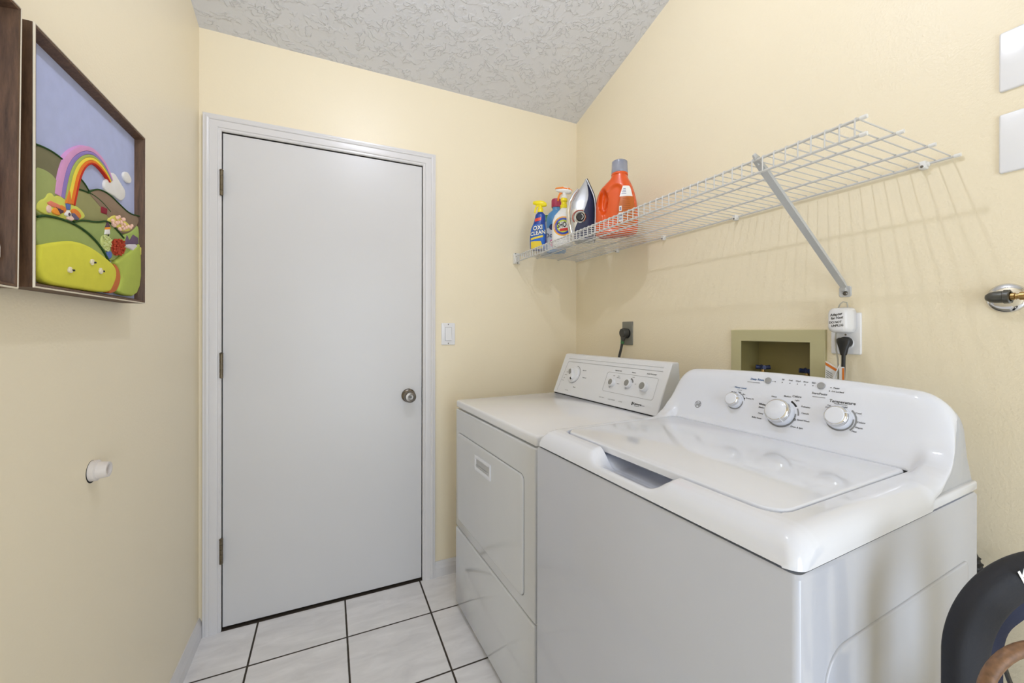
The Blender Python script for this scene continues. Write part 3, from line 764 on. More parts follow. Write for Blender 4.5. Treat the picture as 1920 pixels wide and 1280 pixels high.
def grid_label(b, place, fx0, fx1, z0, z1, nx=10, nz=14):
    """label sheet between z0 and z1 whose left and right edges are functions of z"""
    vs = []; fs = []
    for j in range(nz+1):
        z = z0 + (z1-z0)*j/nz
        for i in range(nx+1): vs.append(place(fx0(z) + (fx1(z)-fx0(z))*i/nx, z))
    for j in range(nz):
        for i in range(nx): fs.append((j*(nx+1)+i, j*(nx+1)+i+1, (j+1)*(nx+1)+i+1, (j+1)*(nx+1)+i))
    b.add(vs, fs)
def smooth_tab(tab, sub=5):
    out = []
    for i in range(len(tab)-1):
        p0, p1, p2, p3 = tab[max(i-1,0)], tab[i], tab[i+1], tab[min(i+2, len(tab)-1)]
        for k in range(sub):
            t = k/sub
            out.append(tuple(0.5*((2*p1[c]) + (-p0[c]+p2[c])*t + (2*p0[c]-5*p1[c]+4*p2[c]-p3[c])*t*t + (-p0[c]+3*p1[c]-3*p2[c]+p3[c])*t**3) if c else p1[0]+(p2[0]-p1[0])*t for c in range(4)))
    return out + [tab[-1]]

def col(name, rgb, rough=0.3, **k):
    if name not in M: M[name] = mat(name, rgb, rough, **k)
    return M[name]

# stain remover spray, royal blue with yellow trigger
t = thing('spray_bottle', 'small blue stain-remover spray bottle with a yellow trigger, leftmost on the wire shelf', 'spray bottle', (0.958, 1.850, ZB), -0.62, 'cleaning products on the wire shelf')
B = Body(smooth_tab([(0.0, 0.036, 0.024, 0), (0.004, 0.040, 0.027, 0), (0.06, 0.042, 0.028, 0), (0.11, 0.037, 0.026, 0.002), (0.135, 0.030, 0.024, 0.006), (0.16, 0.027, 0.021, 0.010), (0.178, 0.024, 0.019, 0.011), (0.190, 0.014, 0.014, 0.011), (0.194, 0.0125, 0.0125, 0.011)]))
body = B.mesh().build('body', col('royal_blue_plastic', (24, 62, 150)), t); F = B.front()
b = MB(); grid_label(b, F, lambda z: B.at(z)[2] - B.at(z)[0]*0.94, lambda z: B.at(z)[2] + B.at(z)[0]*0.86, 0.006, 0.125)
lb = b.build('label', col('bright_blue_label', (38, 104, 196), 0.4, var=(90, 0.25)), body, recalc=False)
F2, F3 = B.front(0.0014), B.front(0.0018)
b = MB(); grid_label(b, F2, lambda z: -0.034, lambda z: 0.030 - (z-0.004)*0.35, 0.004, 0.040); b.build('label_splash', col('yellow_label', (232, 206, 60), 0.4), lb, recalc=False)
slant = lambda F_, k_: (lambda p, q: F_(p, q + k_*p))
b = MB(); put_rect(b, slant(F2, 0.22), -0.034, 0.028, 0.054, 0.064, 12, 3); b.build('label_band', col('yellow_label', (232, 206, 60)), lb, recalc=False)
b = MB(); put_rect(b, slant(F2, 0.2), -0.014, 0.018, 0.142, 0.158, 10, 4); b.build('label_flash', col('red_orange_label', (222, 70, 42)), lb, recalc=False)
b = MB(); 
for txt, z, s in (('OXI', 0.107, 0.029), ('CLEAN', 0.081, 0.026)): put_text(b, txt, s*1.1, F2, 0.0, z, 'CENTER', 0.075, 0.15, 0.9, 0.16)
b.build('lettering_outline', M['print'], lb, recalc=False)
b = MB()
for txt, z, s in (('OXI', 0.107, 0.028), ('CLEAN', 0.081, 0.025)): put_text(b, txt, s*1.1, F3, 0.0, z, 'CENTER', 0.025, 0.15, 0.9, 0.16)
b.build('lettering', M['white'], lb, recalc=False)
yel = col('yellow_plastic', (240, 222, 30))
def trigger(parent, ox, z, headmat, trigmat, flip=-1, k=1.0):
    hd = MB().lathe([(0.0145, -0.004), (0.0145, 0.014), (0.012, 0.019), (0.0095, 0.022)], (ox, 0, z), (0,0,1), 24)
    h2 = MB()
    sec = lambda x, zc_, w, h: [V(ox + x, w*math.cos(a), zc_ + h*math.sin(a)) for a in (2*PI*i/14 for i in range(14))]
    prof = [(-0.040, 0.058, 0.004, 0.005), (-0.036, 0.058, 0.006, 0.007), (-0.02, 0.056, 0.009, 0.010), (0.0, 0.052, 0.011, 0.013), (0.018, 0.048, 0.011, 0.012), (0.030, 0.044, 0.008, 0.008), (0.034, 0.042, 0.004, 0.004)]
    h2.loft([sec(x*flip*-1*k, z + c*0.85*k, w*k*1.15, h*k*1.3) for x, c, w, h in prof]); 
    h2.tube([(ox, 0, z+0.015), (ox, 0, z+0.042*k)], 0.0095, 14)
    hd.build('collar', headmat, parent); hh = h2.build('spray_head', headmat, parent)
    lv = MB().tube([(ox - 0.016*k*-flip*-1, 0, z+0.044*k), (ox + 0.020*k*flip, 0, z+0.030*k), (ox + 0.027*k*flip, 0, z+0.014*k), (ox + 0.030*k*flip, 0, z-0.004*k)], [0.006, 0.0055, 0.005, 0.004], 10, 0.8)
    lv.build('trigger', trigmat, parent); return hh
trigger(t, 0.011, 0.194, yel, yel, -1, 0.95)

# fabric softener, sky blue with raspberry cap
t = thing('softener_bottle', 'sky-blue fabric softener bottle with a raspberry red cap, between the two spray bottles', 'bottle', (1.075, 1.870, ZB), -0.62, 'cleaning products on the wire shelf')
B = Body(smooth_tab([(0.0, 0.046, 0.030, 0), (0.005, 0.051, 0.034, 0), (0.08, 0.052, 0.035, 0), (0.15, 0.052, 0.034, 0), (0.185, 0.050, 0.032, 0), (0.205, 0.040, 0.027, 0), (0.215, 0.028, 0.023, 0), (0.220, 0.0205, 0.0205, 0), (0.236, 0.020, 0.020, 0)]))
body = B.mesh().build('body', col('sky_blue_plastic', (84, 146, 204)), t); F, F2 = B.front(), B.front(0.0015)
b = MB(); grid_label(b, F, lambda z: -0.047, lambda z: 0.047, 0.012, 0.125); lb = b.build('label', col('pale_label', (222, 228, 240), 0.4), body, recalc=False)
b = MB(); put_text(b, 'Downy', 0.034, F2, -0.008, 0.085, 'CENTER', 0.01); b.build('lettering', col('navy_print', (40, 50, 96), 0.5), lb, recalc=False)
b = MB(); put_disc(b, F2, -0.012, 0.045, 0.020, 20); put_disc(b, F2, 0.014, 0.036, 0.018, 20); b.build('label_flowers', col('pink_print', (226, 96, 156), 0.5, var=(160, 0.3)), lb, recalc=False)
b = MB(); put_disc(b, F2, -0.018, 0.128, 0.016, 20); b.build('label_crest', col('navy_print', (40, 50, 96)), lb, recalc=False)
b = MB(); b.lathe([(0.024, 0.0), (0.0245, 0.03), (0.0235, 0.042), (0.021, 0.044), (0.0, 0.044)], (0, 0, 0.236), (0,0,1), 36)
for k in range(24):
    a = 2*PI*k/24; b.tube([(0.0242*math.cos(a), 0.0242*math.sin(a), 0.238), (0.0242*math.cos(a), 0.0242*math.sin(a), 0.274)], 0.0014, 5)
b.build('cap', col('raspberry_plastic', (176, 56, 92)), t)
b = MB(); b.tube([(0.030, 0, 0.208), (0.050, 0, 0.196), (0.056, 0, 0.170), (0.052, 0, 0.14)], 0.008, 12); b.build('handle', M['sky_blue_plastic'], t)

# stain remover spray, white with rainbow rings and an orange trigger
t = thing('spray_bottle', 'white spray bottle with rainbow rings on its label and an orange trigger, beside the iron', 'spray bottle', (1.024, 1.719, ZB), -0.62, 'cleaning products on the wire shelf')
B = Body(smooth_tab([(0.0, 0.046, 0.027, 0), (0.004, 0.050, 0.030, 0), (0.06, 0.052, 0.031, 0), (0.12, 0.049, 0.030, 0), (0.15, 0.040, 0.027, 0.002), (0.17, 0.026, 0.021, 0.005), (0.180, 0.0165, 0.0165, 0.006), (0.186, 0.0155, 0.0155, 0.006)]))
body = B.mesh().build('body', col('white_bottle_plastic', (232, 232, 230)), t)
def ringlabel(name, m, r1, r2, lift): 
    b = MB(); put_disc(b, B.front(lift), 0.004, 0.092, r1, 40, r2) if r2 else put_disc(b, B.front(lift), 0.004, 0.092, r1, 40)
    return b.build(name, m, lb, recalc=False)
b = MB(); grid_label(b, B.front(), lambda z: -B.at(z)[0]*0.93, lambda z: B.at(z)[0]*0.93, 0.010, 0.15); lb = b.build('label', col('white_label', (236, 236, 234), 0.4), body, recalc=False)
ringlabel('label_ring', col('amber_print', (240, 170, 40)), 0.055*0.86, 0.042*0.86, 0.0012)
ringlabel('label_ring', col('cobalt_print', (40, 70, 176)), 0.046*0.88, 0.034*0.88, 0.0013)
ringlabel('label_ring', col('lime_print', (196, 214, 60)), 0.0345*0.88, 0.026*0.88, 0.0014)
ringlabel('label_disc', col('white_label', (236, 236, 234)), 0.0265*0.88, None, 0.0012)
b = MB(); put_text(b, 'SHOUT', 0.036, B.front(0.0018), 0.012, 0.098, 'CENTER', 0.03, 0.1, 0.62, 0.10); b.build('lettering', M['print'], lb, recalc=False)
b = MB(); F = B.front(0.0017); put_rect(b, slant(F, 0.1), -0.012, 0.036, 0.068, 0.081, 10, 3); b.build('label_flash', col('red_label', (206, 44, 40)), lb, recalc=False)
MB().lathe([(0.018, 0.184), (0.018, 0.200), (0.013, 0.204), (0.0125, 0.214), (0.0165, 0.219), (0.0165, 0.230), (0.012, 0.236)], (0.006, 0, 0), (0,0,1), 28).build('neck', yel, t)
hd = trigger(t, 0.008, 0.226, col('white_bottle_plastic', (232, 232, 230)), col('orange_plastic', (238, 130, 28)), -1, 1.05)
b = MB(); b.loft([[V(x, w*math.cos(a), z + h*math.sin(a)) for a in (PI*i/10 for i in range(11))] for x, z, w, h in ((-0.036, 0.279, 0.006, 0.006), (-0.030, 0.279, 0.0105, 0.009), (0.0, 0.277, 0.013, 0.013), (0.03, 0.272, 0.0125, 0.011), (0.045, 0.267, 0.006, 0.005))], closed=False)
b.build('head_shroud', M['orange_plastic'], hd)

# steam iron standing on its heel, sole to the right
t = thing('clothes_iron', 'chrome and navy steam iron standing on its heel beside the orange detergent bottle', 'iron', (1.045, 1.585, ZB), -0.62)
TAB = [(0.0, -0.034, 0.050, 0.046), (0.006, -0.040, 0.054, 0.050), (0.05, -0.052, 0.057, 0.050), (0.09, -0.058, 0.0595, 0.049), (0.135, -0.060, 0.060, 0.046), (0.172, -0.053, 0.057, 0.040), (0.204, -0.036, 0.0495, 0.031), (0.230, -0.018, 0.040, 0.023), (0.253, -0.002, 0.031, 0.015), (0.272, 0.010, 0.0235, 0.008), (0.284, 0.0165, 0.0185, 0.002)]
def iron_ring(z, grow=0.0, a0=0.0, a1=2*PI, seg=40):
    r = [interp(z, [(q[0], q[i]) for q in TAB]) for i in (1, 2, 3)]
    cx_, hw, d = 0.5*(r[0]+r[1]), 0.5*(r[1]-r[0]) + grow, r[2] + grow
    out = []
    for k in range(seg + (0 if a1 - a0 >= 2*PI - 1e-6 else 1)):
        a = a0 + (a1-a0)*k/seg; e = 0.72
        out.append(V(cx_ + hw*math.copysign(abs(math.cos(a))**e, math.cos(a)), d*math.copysign(abs(math.sin(a))**e, math.sin(a)), z))
    return out
zz = [TAB[-1][0]*i/46 for i in range(47)]
MB().loft([iron_ring(z) for z in zz]).build('body', M['satin'], t)
b = MB()   # navy side panel, towards the sole
vs = []; fs = []
za = [0.004 + 0.25*i/30 for i in range(31)]
for z in za:
    f0 = -0.08 + 0.0*z if z > 0.09 else -0.08 - (0.09 - z)*9.0
    a0 = -PI*0.5 + max(f0, -0.9) + smooth(z, 0.06, 0.25)*0.62
    vs += iron_ring(z, 0.0012, a0, -0.30, 12)
for j in range(30):
    for i in range(12): fs.append((j*13+i, j*13+i+1, (j+1)*13+i+1, (j+1)*13+i))
b.add(vs, fs); b.build('side_panel', col('navy_plastic', (36, 42, 74), 0.35), t, recalc=False)
b = MB()
b.loft([[V(interp(z, [(q[0], q[2]) for q in TAB]) + dx, y*(interp(z, [(q[0], q[3]) for q in TAB])*1.03 + 0.002), z) for dx, y in ((0.0, -1), (0.004, -1.0), (0.004, 1.0), (0.0, 1))] for z in zz])
sp = b.build('sole_skirt', M['plastic'], t)
b = MB(); b.loft([[V(interp(z, [(q[0], q[2]) for q in TAB]) + dx, y*(interp(z, [(q[0], q[3]) for q in TAB])*1.01 + 0.001), z + 0.002) for dx, y in ((0.004, -1), (0.0075, -0.97), (0.0075, 0.97), (0.004, 1))] for z in zz])
b.build('soleplate', M['black'], t)
b = MB(); b.tube([(-0.016, -0.016, 0.234), (-0.036, -0.022, 0.208), (-0.052, -0.026, 0.175), (-0.0585, -0.028, 0.13), (-0.056, -0.028, 0.08), (-0.047, -0.024, 0.03), (-0.036, -0.018, 0.012)], [0.006, 0.009, 0.0105, 0.011, 0.011, 0.010, 0.008], 14, 1.3); b.build('handle', M['chrome'], t)
o = V(-0.004, -0.0495, 0.098)
k = MB().lathe([(0.0255, 0), (0.0255, 0.004), (0.022, 0.007), (0.0215, 0.004)], o, (0,-1,0), 36).build('dial_ring', M['chrome'], t)
MB().lathe([(0.0195, 0.0), (0.0195, 0.008), (0.016, 0.011), (0, 0.011)], o, (0,-1,0), 36).build('dial', M['black'], k)
b = MB(); put_disc(b, lambda p, q: o + V(p, -0.0116, q), 0, 0, 0.0135, 20, 0.0115, -1.2, 1.2); b.build('dial_mark', M['white'], k, recalc=False)
b = MB(); put_disc(b, lambda p, q: V(p - 0.006, iron_ring(q, 0.0015)[30].y, q), 0, 0.098, 0.035, 26, 0.030, PI*0.35, PI*1.2); b.build('trim_arc', col('copper_red_trim', (150, 62, 46), 0.3), t, recalc=False)

# big orange detergent bottle
t = thing('detergent_bottle', 'big orange laundry detergent bottle with a translucent grey cap, rightmost on the wire shelf', 'bottle', (1.115, 1.425, ZB), -1.02, 'cleaning products on the wire shelf')
B = Body(smooth_tab([(0.0, 0.080, 0.043, 0), (0.006, 0.089, 0.049, 0), (0.04, 0.092, 0.052, 0), (0.09, 0.090, 0.052, 0.001), (0.14, 0.087, 0.050, -0.001), (0.175, 0.080, 0.047, -0.002), (0.205, 0.067, 0.043, 0.001), (0.225, 0.051, 0.038, 0.008), (0.238, 0.039, 0.035, 0.013), (0.252, 0.0325, 0.0325, 0.015), (0.262, 0.0325, 0.0325, 0.015)]), 2.4)
orange = col('orange_bottle_plastic', (218, 84, 20), 0.25, coat=0.2)
F0 = B.front(0.0)
b = MB()   # moulded grip recess on the left and shoulder of the label panel
rings = []
for z in B.zs(0.0035):
    r = B.ring(z, 96)
    for p in r:
        if p.y < 0:
            u_, v_ = (p.x + 0.044)/0.020, (z - 0.142)/0.054
            q = u_*u_ + v_*v_
            arch = math.hypot((p.x - 0.012)/0.058, (z - 0.105)/0.105) 
            p.y += 0.026*(1 - smooth(q, 0.35, 1.25)) + 0.010*(1 - smooth(arch, 0.86, 1.0))*(1 - smooth(p.x, 0.02, 0.06))
    rings.append(r)
b.loft(rings); body = b.build('body', orange, t, angle=60)
b = MB(); grid_label(b, B.front(0.0009), lambda z: 0.028 + max(0, (z-0.10))*0.16, lambda z: B.at(z)[2] + B.at(z)[0]*0.965, 0.022, 0.150); lb = b.build('label', col('amber_brown_label', (186, 98, 30), 0.35), body, recalc=False)
b = MB(); grid_label(b, B.front(0.0009), lambda z: 0.032 + (z-0.150)*0.25, lambda z: B.at(z)[2] + B.at(z)[0]*0.94 - max(0, z-0.19)*0.3, 0.150, 0.196); l2 = b.build('label', M['white_label'], body, recalc=False)
b = MB(); Fl = B.front(0.0014)
for i in range(11): put_rect(b, Fl, 0.046, 0.080 - 0.001*i, 0.060 + i*0.008, 0.0612 + i*0.008, 4, 1)
b.build('fine_print', col('dark_amber_print', (120, 56, 20), 0.5), lb, recalc=False)
b = MB(); put_rect(b, Fl, 0.030, 0.048, 0.046, 0.082, 3, 3); put_rect(b, Fl, 0.032, 0.042, 0.088, 0.110, 3, 3); b.build('label_panel', M['white_label'], lb, recalc=False)
b = MB(); Fm = B.front(0.0019)
for i in range(4): put_rect(b, Fm, 0.032, 0.046, 0.050 + i*0.006, 0.0535 + i*0.006, 2, 1)
put_rect(b, Fm, 0.034, 0.040, 0.092, 0.105, 2, 1)
for i in range(4): put_rect(b, Fm, 0.040 + 0.002*i, 0.058 - 0.001*i, 0.160 + i*0.007, 0.1625 + i*0.007, 2, 1)
b.build('label_marks', col('violet_grey_print', (118, 120, 158), 0.5), lb, recalc=False)
MB().lathe([(0.0345, 0.0), (0.0355, 0.004), (0.0345, 0.008), (0.033, 0.010)], (0.015, 0, 0.254), (0,0,1), 40).build('neck_ring', orange, t)
capm = mat('translucent_grey_cap', (176, 184, 206), 0.12, trans=0.55)
MB().lathe([(0.0335, 0.0), (0.0345, 0.002), (0.0335, 0.034), (0.0325, 0.050), (0.029, 0.0535), (0.0, 0.0535)], (0.015, 0, 0.2625), (0,0,1), 44).build('cap', capm, t)
MB().lathe([(0.010, 0.0), (0.009, 0.012), (0.0, 0.013)], (0.018, -0.012, 0.2585), (0,0,1), 20).build('spout', col('dark_red_plastic', (140, 32, 40)), t)

# small green-capped bottle at the back
t = thing('spray_can', 'green-topped bottle mostly hidden behind the blue spray bottle and the softener', 'bottle', (1.065, 1.965, ZB), -0.6, 'cleaning products on the wire shelf')
Body(smooth_tab([(0.0, 0.030, 0.030, 0), (0.004, 0.033, 0.033, 0), (0.16, 0.033, 0.033, 0), (0.178, 0.026, 0.026, 0), (0.182, 0.020, 0.020, 0)]), 2.0).mesh().build('body', col('white_bottle_plastic', (232, 232, 230)), t)
MB().lathe([(0.028, 0), (0.028, 0.02), (0.022, 0.035), (0, 0.038)], (0, 0, 0.180), (0,0,1), 28).build('cap', col('leaf_green_plastic', (70, 130, 50)), t)

# ================================================================== WALL FITTINGS
def plate(name, label, cat, y0, y1, z0, z1, material, group=None, t=0.0055):
    o = thing(name, label, cat, (W, 0.5*(y0+y1), 0.5*(z0+z1)), 0, group)
    wbuild(MB().prism(rrect(y0, y1, z0, z1, 0.004, 4), (W-0.0001, 0, 0), (0,1,0), (0,0,1), t, 0.0028, 3, n=(-1,0,0)), 'plate', material, o)
    return o
for z0, z1, lab in ((1.740, 1.866, 'blank white wall plate on the right wall, upper of the two'), (1.565, 1.691, 'blank white wall plate on the right wall, lower of the two')):
    o = plate('wall_plate', lab, 'wall plate', 0.282, 0.3625, z0, z1, M['plate'], 'blank wall plates')
    for z in (z0 + 0.020, z1 - 0.020): wbuild(MB().lathe([(0.0032, 0), (0.0028, 0.001), (0, 0.0012)], (W-0.0055, 0.3222, z), (-1,0,0), 12), 'screw', M['plate'], o)

# rocker switch on the back wall
o = thing('light_switch', 'white rocker light switch on the back wall between door casing and dryer', 'light switch', (0.545, YW, 1.2105))
wbuild(MB().prism(rrect(0.510, 0.580, 1.155, 1.266, 0.004, 4), (0, YW-0.0001, 0), (1,0,0), (0,0,1), 0.0055, 0.0025, 3, n=(0,-1,0)), 'plate', M['plate'], o)
wbuild(MB().prism(rrect(0.5275, 0.5625, 1.1765, 1.2445, 0.002, 3), (0, YW-0.0052, 0), (1,0,0), (0,0,1), 0.0008, n=(0,-1,0)), 'gap', M['ring'], o)
b = MB(); b.loft([[V(x, y, z) for x, y in ((0.529, YW-0.0056), (0.529, YW-yf), (0.561, YW-yf), (0.561, YW-0.0056))] for z, yf in ((1.178, 0.0115), (1.2105, 0.0080), (1.243, 0.0068))])
wbuild(b, 'rocker', M['plate'], o)
for z in (1.163, 1.2585): wbuild(MB().lathe([(0.0032, 0), (0.0028, 0.001), (0, 0.0012)], (0.545, YW-0.0055, z), (0,-1,0), 12), 'screw', M['screw'], o)

# dryer outlet with plug and cord
o = plate('wall_outlet', 'grey painted electrical outlet plate above the dryer console', 'outlet', 1.545, 1.6195, 1.159, 1.272, M['outgrey'])
wbuild(MB().lathe([(0.024, 0), (0.024, 0.003), (0, 0.003)], (W-0.005, 1.582, 1.215), (-1,0,0), 32), 'socket', M['black'], o)
crd = wbuild(MB().tube([(1.278, 1.585, 1.172), (1.276, 1.592, 1.140), (1.272, 1.600, 1.105), (1.268, 1.604, 1.06), (1.266, 1.604, 0.96), (1.262, 1.60, 0.85), (1.22, 1.58, 0.7), (1.18, 1.56, 0.6)], 0.0062, 10), 'power_cord', M['cord'], dryer)
b = MB(); b.lathe([(0.0, 0.0), (0.021, 0.0), (0.023, 0.006), (0.0235, 0.022), (0.020, 0.030), (0.0, 0.031)], (W-0.0085, 1.580, 1.217), (-1, 0.10, 0), 28)
b.loft([[V(x, 1.580 + w*math.cos(a) + 0.004, z + 0) + V(0.009*math.sin(a), 0, 0) for a in (2*PI*i/14 for i in range(14))] for x, w, z in ((1.283, 0.018, 1.212), (1.282, 0.016, 1.196), (1.280, 0.011, 1.182), (1.279, 0.008, 1.176))])
wbuild(b, 'plug', M['cord'], crd)
wbuild(MB().tube([(1.279, 1.584, 1.183), (1.278, 1.585, 1.166)], 0.0085, 12), 'cord_sleeve', M['green'], crd)

# recessed washer supply box
o = thing('washer_supply_box', 'khaki recessed water supply box with blue valve handles in the wall behind the washer', 'supply box', (W, 0.857, 1.1))
b = MB()
ya, yb, za, zb = HOLE
out = [(0.702, 0.962), (1.0105, 0.962), (1.0105, 1.2305), (0.702, 1.2305)]; inn = [(ya, za), (yb, za), (yb, zb), (ya, zb)]
def rect(x, pts): return [V(x, p, q) for p, q in pts]
def shrink(pts, d):
    cx_ = sum(p for p, q in pts)/4; cy_ = sum(q for p, q in pts)/4
    return [(p + (d if p < cx_ else -d), q + (d if q < cy_ else -d)) for p, q in pts]
b.loft([rect(W, out), rect(W-0.009, out), rect(W-0.0105, shrink(out, 0.0015)), rect(W-0.0105, shrink(inn, -0.001)), rect(W-0.0095, inn), rect(W, inn)], cap=False)
wbuild(b, 'frame', M['khaki'], o)
b = MB()
i2 = shrink(inn, 0.0006)
b.loft([rect(W-0.009, i2), rect(W+0.085, i2)], cap=False); b.add(rect(W+0.085, i2), [(0, 1, 2, 3)])
wbuild(b, 'box', M['khaki_in'], o, recalc=False)
for y in (0.928, 0.782):
    v = wbuild(MB().lathe([(0.010, 0.0), (0.010, 0.045), (0.013, 0.048), (0.013, 0.062), (0.008, 0.066), (0.006, 0.094)], (W+0.045, y, 1.004), (0,0,1), 16).tube([(W+0.045, y, 1.050), (W+0.012, y, 1.045), (W+0.004, y, 1.02)], 0.010, 12), 'valve', M['brass'], o)
    b = MB()
    for k in range(4):
        a = PI/4 + k*PI/2; b.tube([(W+0.045, y, 1.100), (W+0.045 + 0.022*math.cos(a), y + 0.022*math.sin(a), 1.103)], [0.006, 0.0075], 10, 0.8)
    b.lathe([(0.010, 0), (0.010, 0.010), (0.006, 0.012), (0, 0.012)], (W+0.045, y, 1.095), (0,0,1), 16)
    wbuild(b, 'valve_handle', M['valve_b'], v)

# white duplex outlet with adapter, washer plug and tag
o = plate('wall_outlet', 'white duplex outlet plate with two plugs, to the right of the khaki supply box', 'outlet', 0.6155, 0.6895, 1.162, 1.277, M['plate'])
wbuild(MB().lathe([(0.0165, 0), (0.0165, 0.002), (0.0155, 0.003), (0, 0.003)], (W-0.0048, 0.648, 1.193), (-1,0,0), 32), 'socket', M['plate'], o)
wbuild(MB().lathe([(0.003, 0), (0.0025, 0.001), (0, 0.001)], (W-0.0052, 0.652, 1.2165), (-1,0,0), 12), 'screw', M['screw'], o)
ad = thing('power_adapter', 'white power adapter with black handwriting, plugged into the duplex outlet behind the washer', 'power adapter', (1.285, 0.650, 1.256))
def ad_ring(x, g): return [V(x, p, q) for p, q in rrect(0.6255-g, 0.6755+g, 1.2225-g, 1.2905+g, 0.015, 7)]
b = MB(); b.loft([ad_ring(W-0.007, -0.002), ad_ring(W-0.010, 0.0015), ad_ring(W-0.030, 0.001), ad_ring(W-0.044, -0.0005), ad_ring(W-0.050, -0.003), ad_ring(W-0.053, -0.008)])
body = wbuild(b, 'body', M['plate'], ad, angle=60)
b = MB(); ap = lambda p, q: V(W-0.0535, 0.6505 - p, 1.2565 + q)
put_text(b, 'Adapter', 0.0100, ap, -0.001, 0.0155, 'CENTER', 0.02, 0.25, 0.90, 0.13); wbuild(b, 'handwriting', M['print'], body, recalc=False)
b = MB(); put_text(b, 'for Nest', 0.0096, ap, 0.001, 0.0060, 'CENTER', 0.02, 0.25, 0.90, 0.10); wbuild(b, 'handwriting', M['print'], body, recalc=False)
b = MB(); put_text(b, 'DO NOT', 0.0084, ap, -0.003, -0.0060, 'CENTER', 0.025, 0.15, 0.9, 0.06); wbuild(b, 'handwriting', M['print'], body, recalc=False)
b = MB(); put_text(b, 'UNPLUG', 0.0084, ap, 0.002, -0.0150, 'CENTER', 0.025, 0.15, 0.9, 0.06); wbuild(b, 'handwriting', M['print'], body, recalc=False)
b = MB(); b.tube([(W-0.02, 0.668, 1.222), (W-0.022, 0.669, 1.205), (W-0.022, 0.668, 1.18), (W-0.02, 0.664, 1.15), (W-0.018, 0.663, 1.118), (W-0.016, 0.664, 1.09)], 0.0022, 8)
wbuild(b, 'cord', col('pale_grey_cord', (178, 176, 166)), ad)
b = MB(); b.tube([(W-0.012, 0.668, 1.290), (W-0.016, 0.660, 1.302), (W-0.018, 0.652, 1.308), (W-0.016, 0.644, 1.306), (W-0.014, 0.642, 1.291)], 0.0016, 8)
wbuild(b, 'wire_loop', col('pale_grey_cord', (178, 176, 166)), ad)
pc = wbuild(MB().tube([(1.284, 0.6465, 1.163), (1.284, 0.647, 1.13), (1.282, 0.648, 1.08), (1.276, 0.65, 1.0), (1.23, 0.66, 0.85), (1.15, 0.66, 0.7)], 0.0048, 10), 'power_cord', M['black'], washer)
b = MB()
b.lathe([(0.0, 0.0), (0.0145, 0.0), (0.0150, 0.012), (0.0135, 0.018), (0.0, 0.019)], (W-0.0085, 0.647, 1.196), (-1,0,0), 26)
b.loft([[V(x + 0.008*math.sin(a), 0.6465 + w*math.cos(a), z) for a in (2*PI*i/16 for i in range(16))] for x, w, z in ((1.285, 0.013, 1.208), (1.284, 0.0172, 1.204), (1.284, 0.0168, 1.195), (1.284, 0.011, 1.178), (1.284, 0.0085, 1.166), (1.284, 0.0065, 1.160))])
wbuild(b, 'plug', M['black'], pc)
b = MB(); b.prism([(0.0, 0.0), (0.030, -0.018), (0.030, -0.085), (-0.002, -0.085)], (1.281, 0.690, 1.142), (0.0, -1, 0), (0, 0, 1), 0.0008, n=(-1, 0, 0)); tg = wbuild(b, 'warning_tag', M['tag'], pc)
b = MB(); b.prism([(0.0, -0.004), (0.030, -0.022), (0.030, -0.030), (0.0, -0.012)], (1.2800, 0.690, 1.142), (0,-1,0), (0,0,1), 0.0004, n=(-1,0,0)); wbuild(b, 'tag_print', M['orange_p'], pc)
for i in range(5):
    b = MB(); b.prism([(0.002, -0.026-0.006*i), (0.018, -0.036-0.006*i), (0.018, -0.0375-0.006*i), (0.002, -0.0275-0.006*i)], (1.2800, 0.690, 1.142), (0,-1,0), (0,0,1), 0.0004, n=(-1,0,0)); wbuild(b, 'tag_print', M['print_g'], pc)
b = MB(); b.prism([(-0.007, 0.0), (0.006, 0.0), (0.006, -0.08), (-0.007, -0.08)], (1.2770, 0.6465, 1.128), (0,-1,0), (0,0,1), 0.0006, n=(-1,0,0)); tg = wbuild(b, 'warning_tag', M['tag'], pc)
b = MB(); b.prism([(0.0005, -0.003), (0.0055, -0.003), (0.0055, -0.078), (0.0005, -0.078)], (1.2763, 0.6465, 1.128), (0,-1,0), (0,0,1), 0.0004, n=(-1,0,0)); wbuild(b, 'tag_print', M['orange_p'], pc)
wbuild(MB().tube([(1.2772, 0.652, 1.134), (1.2772, 0.662, 1.110), (1.2780, 0.672, 1.085)], 0.0028, 6, 0.4), 'cable_tie', M['cap'], pc)

# chrome flange with dark fitting at the right edge
o = thing('wall_fitting', 'round chrome wall flange with a dark bullet-shaped fitting and brass neck, right edge', 'wall fitting', (W, 0.351, 1.297))
wbuild(MB().lathe([(0.0, 0.0), (0.0315, 0.0), (0.0315, 0.0025), (0.029, 0.006), (0.022, 0.0095), (0.012, 0.011), (0.0, 0.0112)], (W-0.0001, 0.351, 1.297), (-1,0,0), 48), 'flange', M['chrome'], o)
f = wbuild(MB().lathe([(0.0, 0.0), (0.006, 0.002), (0.0105, 0.008), (0.0125, 0.016), (0.0128, 0.028), (0.0145, 0.029), (0.0145, 0.037), (0.0105, 0.038), (0.010, 0.0345), (0.0, 0.034)], (W-0.0235, 0.378, 1.299), (0,-1,0), 32), 'fitting', M['gun'], o)
wbuild(MB().lathe([(0.0075, 0.030), (0.0075, 0.044), (0.0055, 0.045), (0.0055, 0.050), (0.0085, 0.051), (0.0085, 0.060)], (W-0.0235, 0.378, 1.299), (0,-1,0), 24), 'brass_neck', M['brass'], f)
wbuild(MB().lathe([(0.0095, 0.060), (0.011, 0.064), (0.011, 0.085), (0.0, 0.086)], (W-0.0235, 0.378, 1.299), (0,-1,0), 24), 'end_nut', M['gun'], f)
wbuild(MB().tube([(W-0.010, 0.351, 1.297), (W-0.0235, 0.351, 1.297)], 0.008, 16), 'stem', M['chrome'], o)

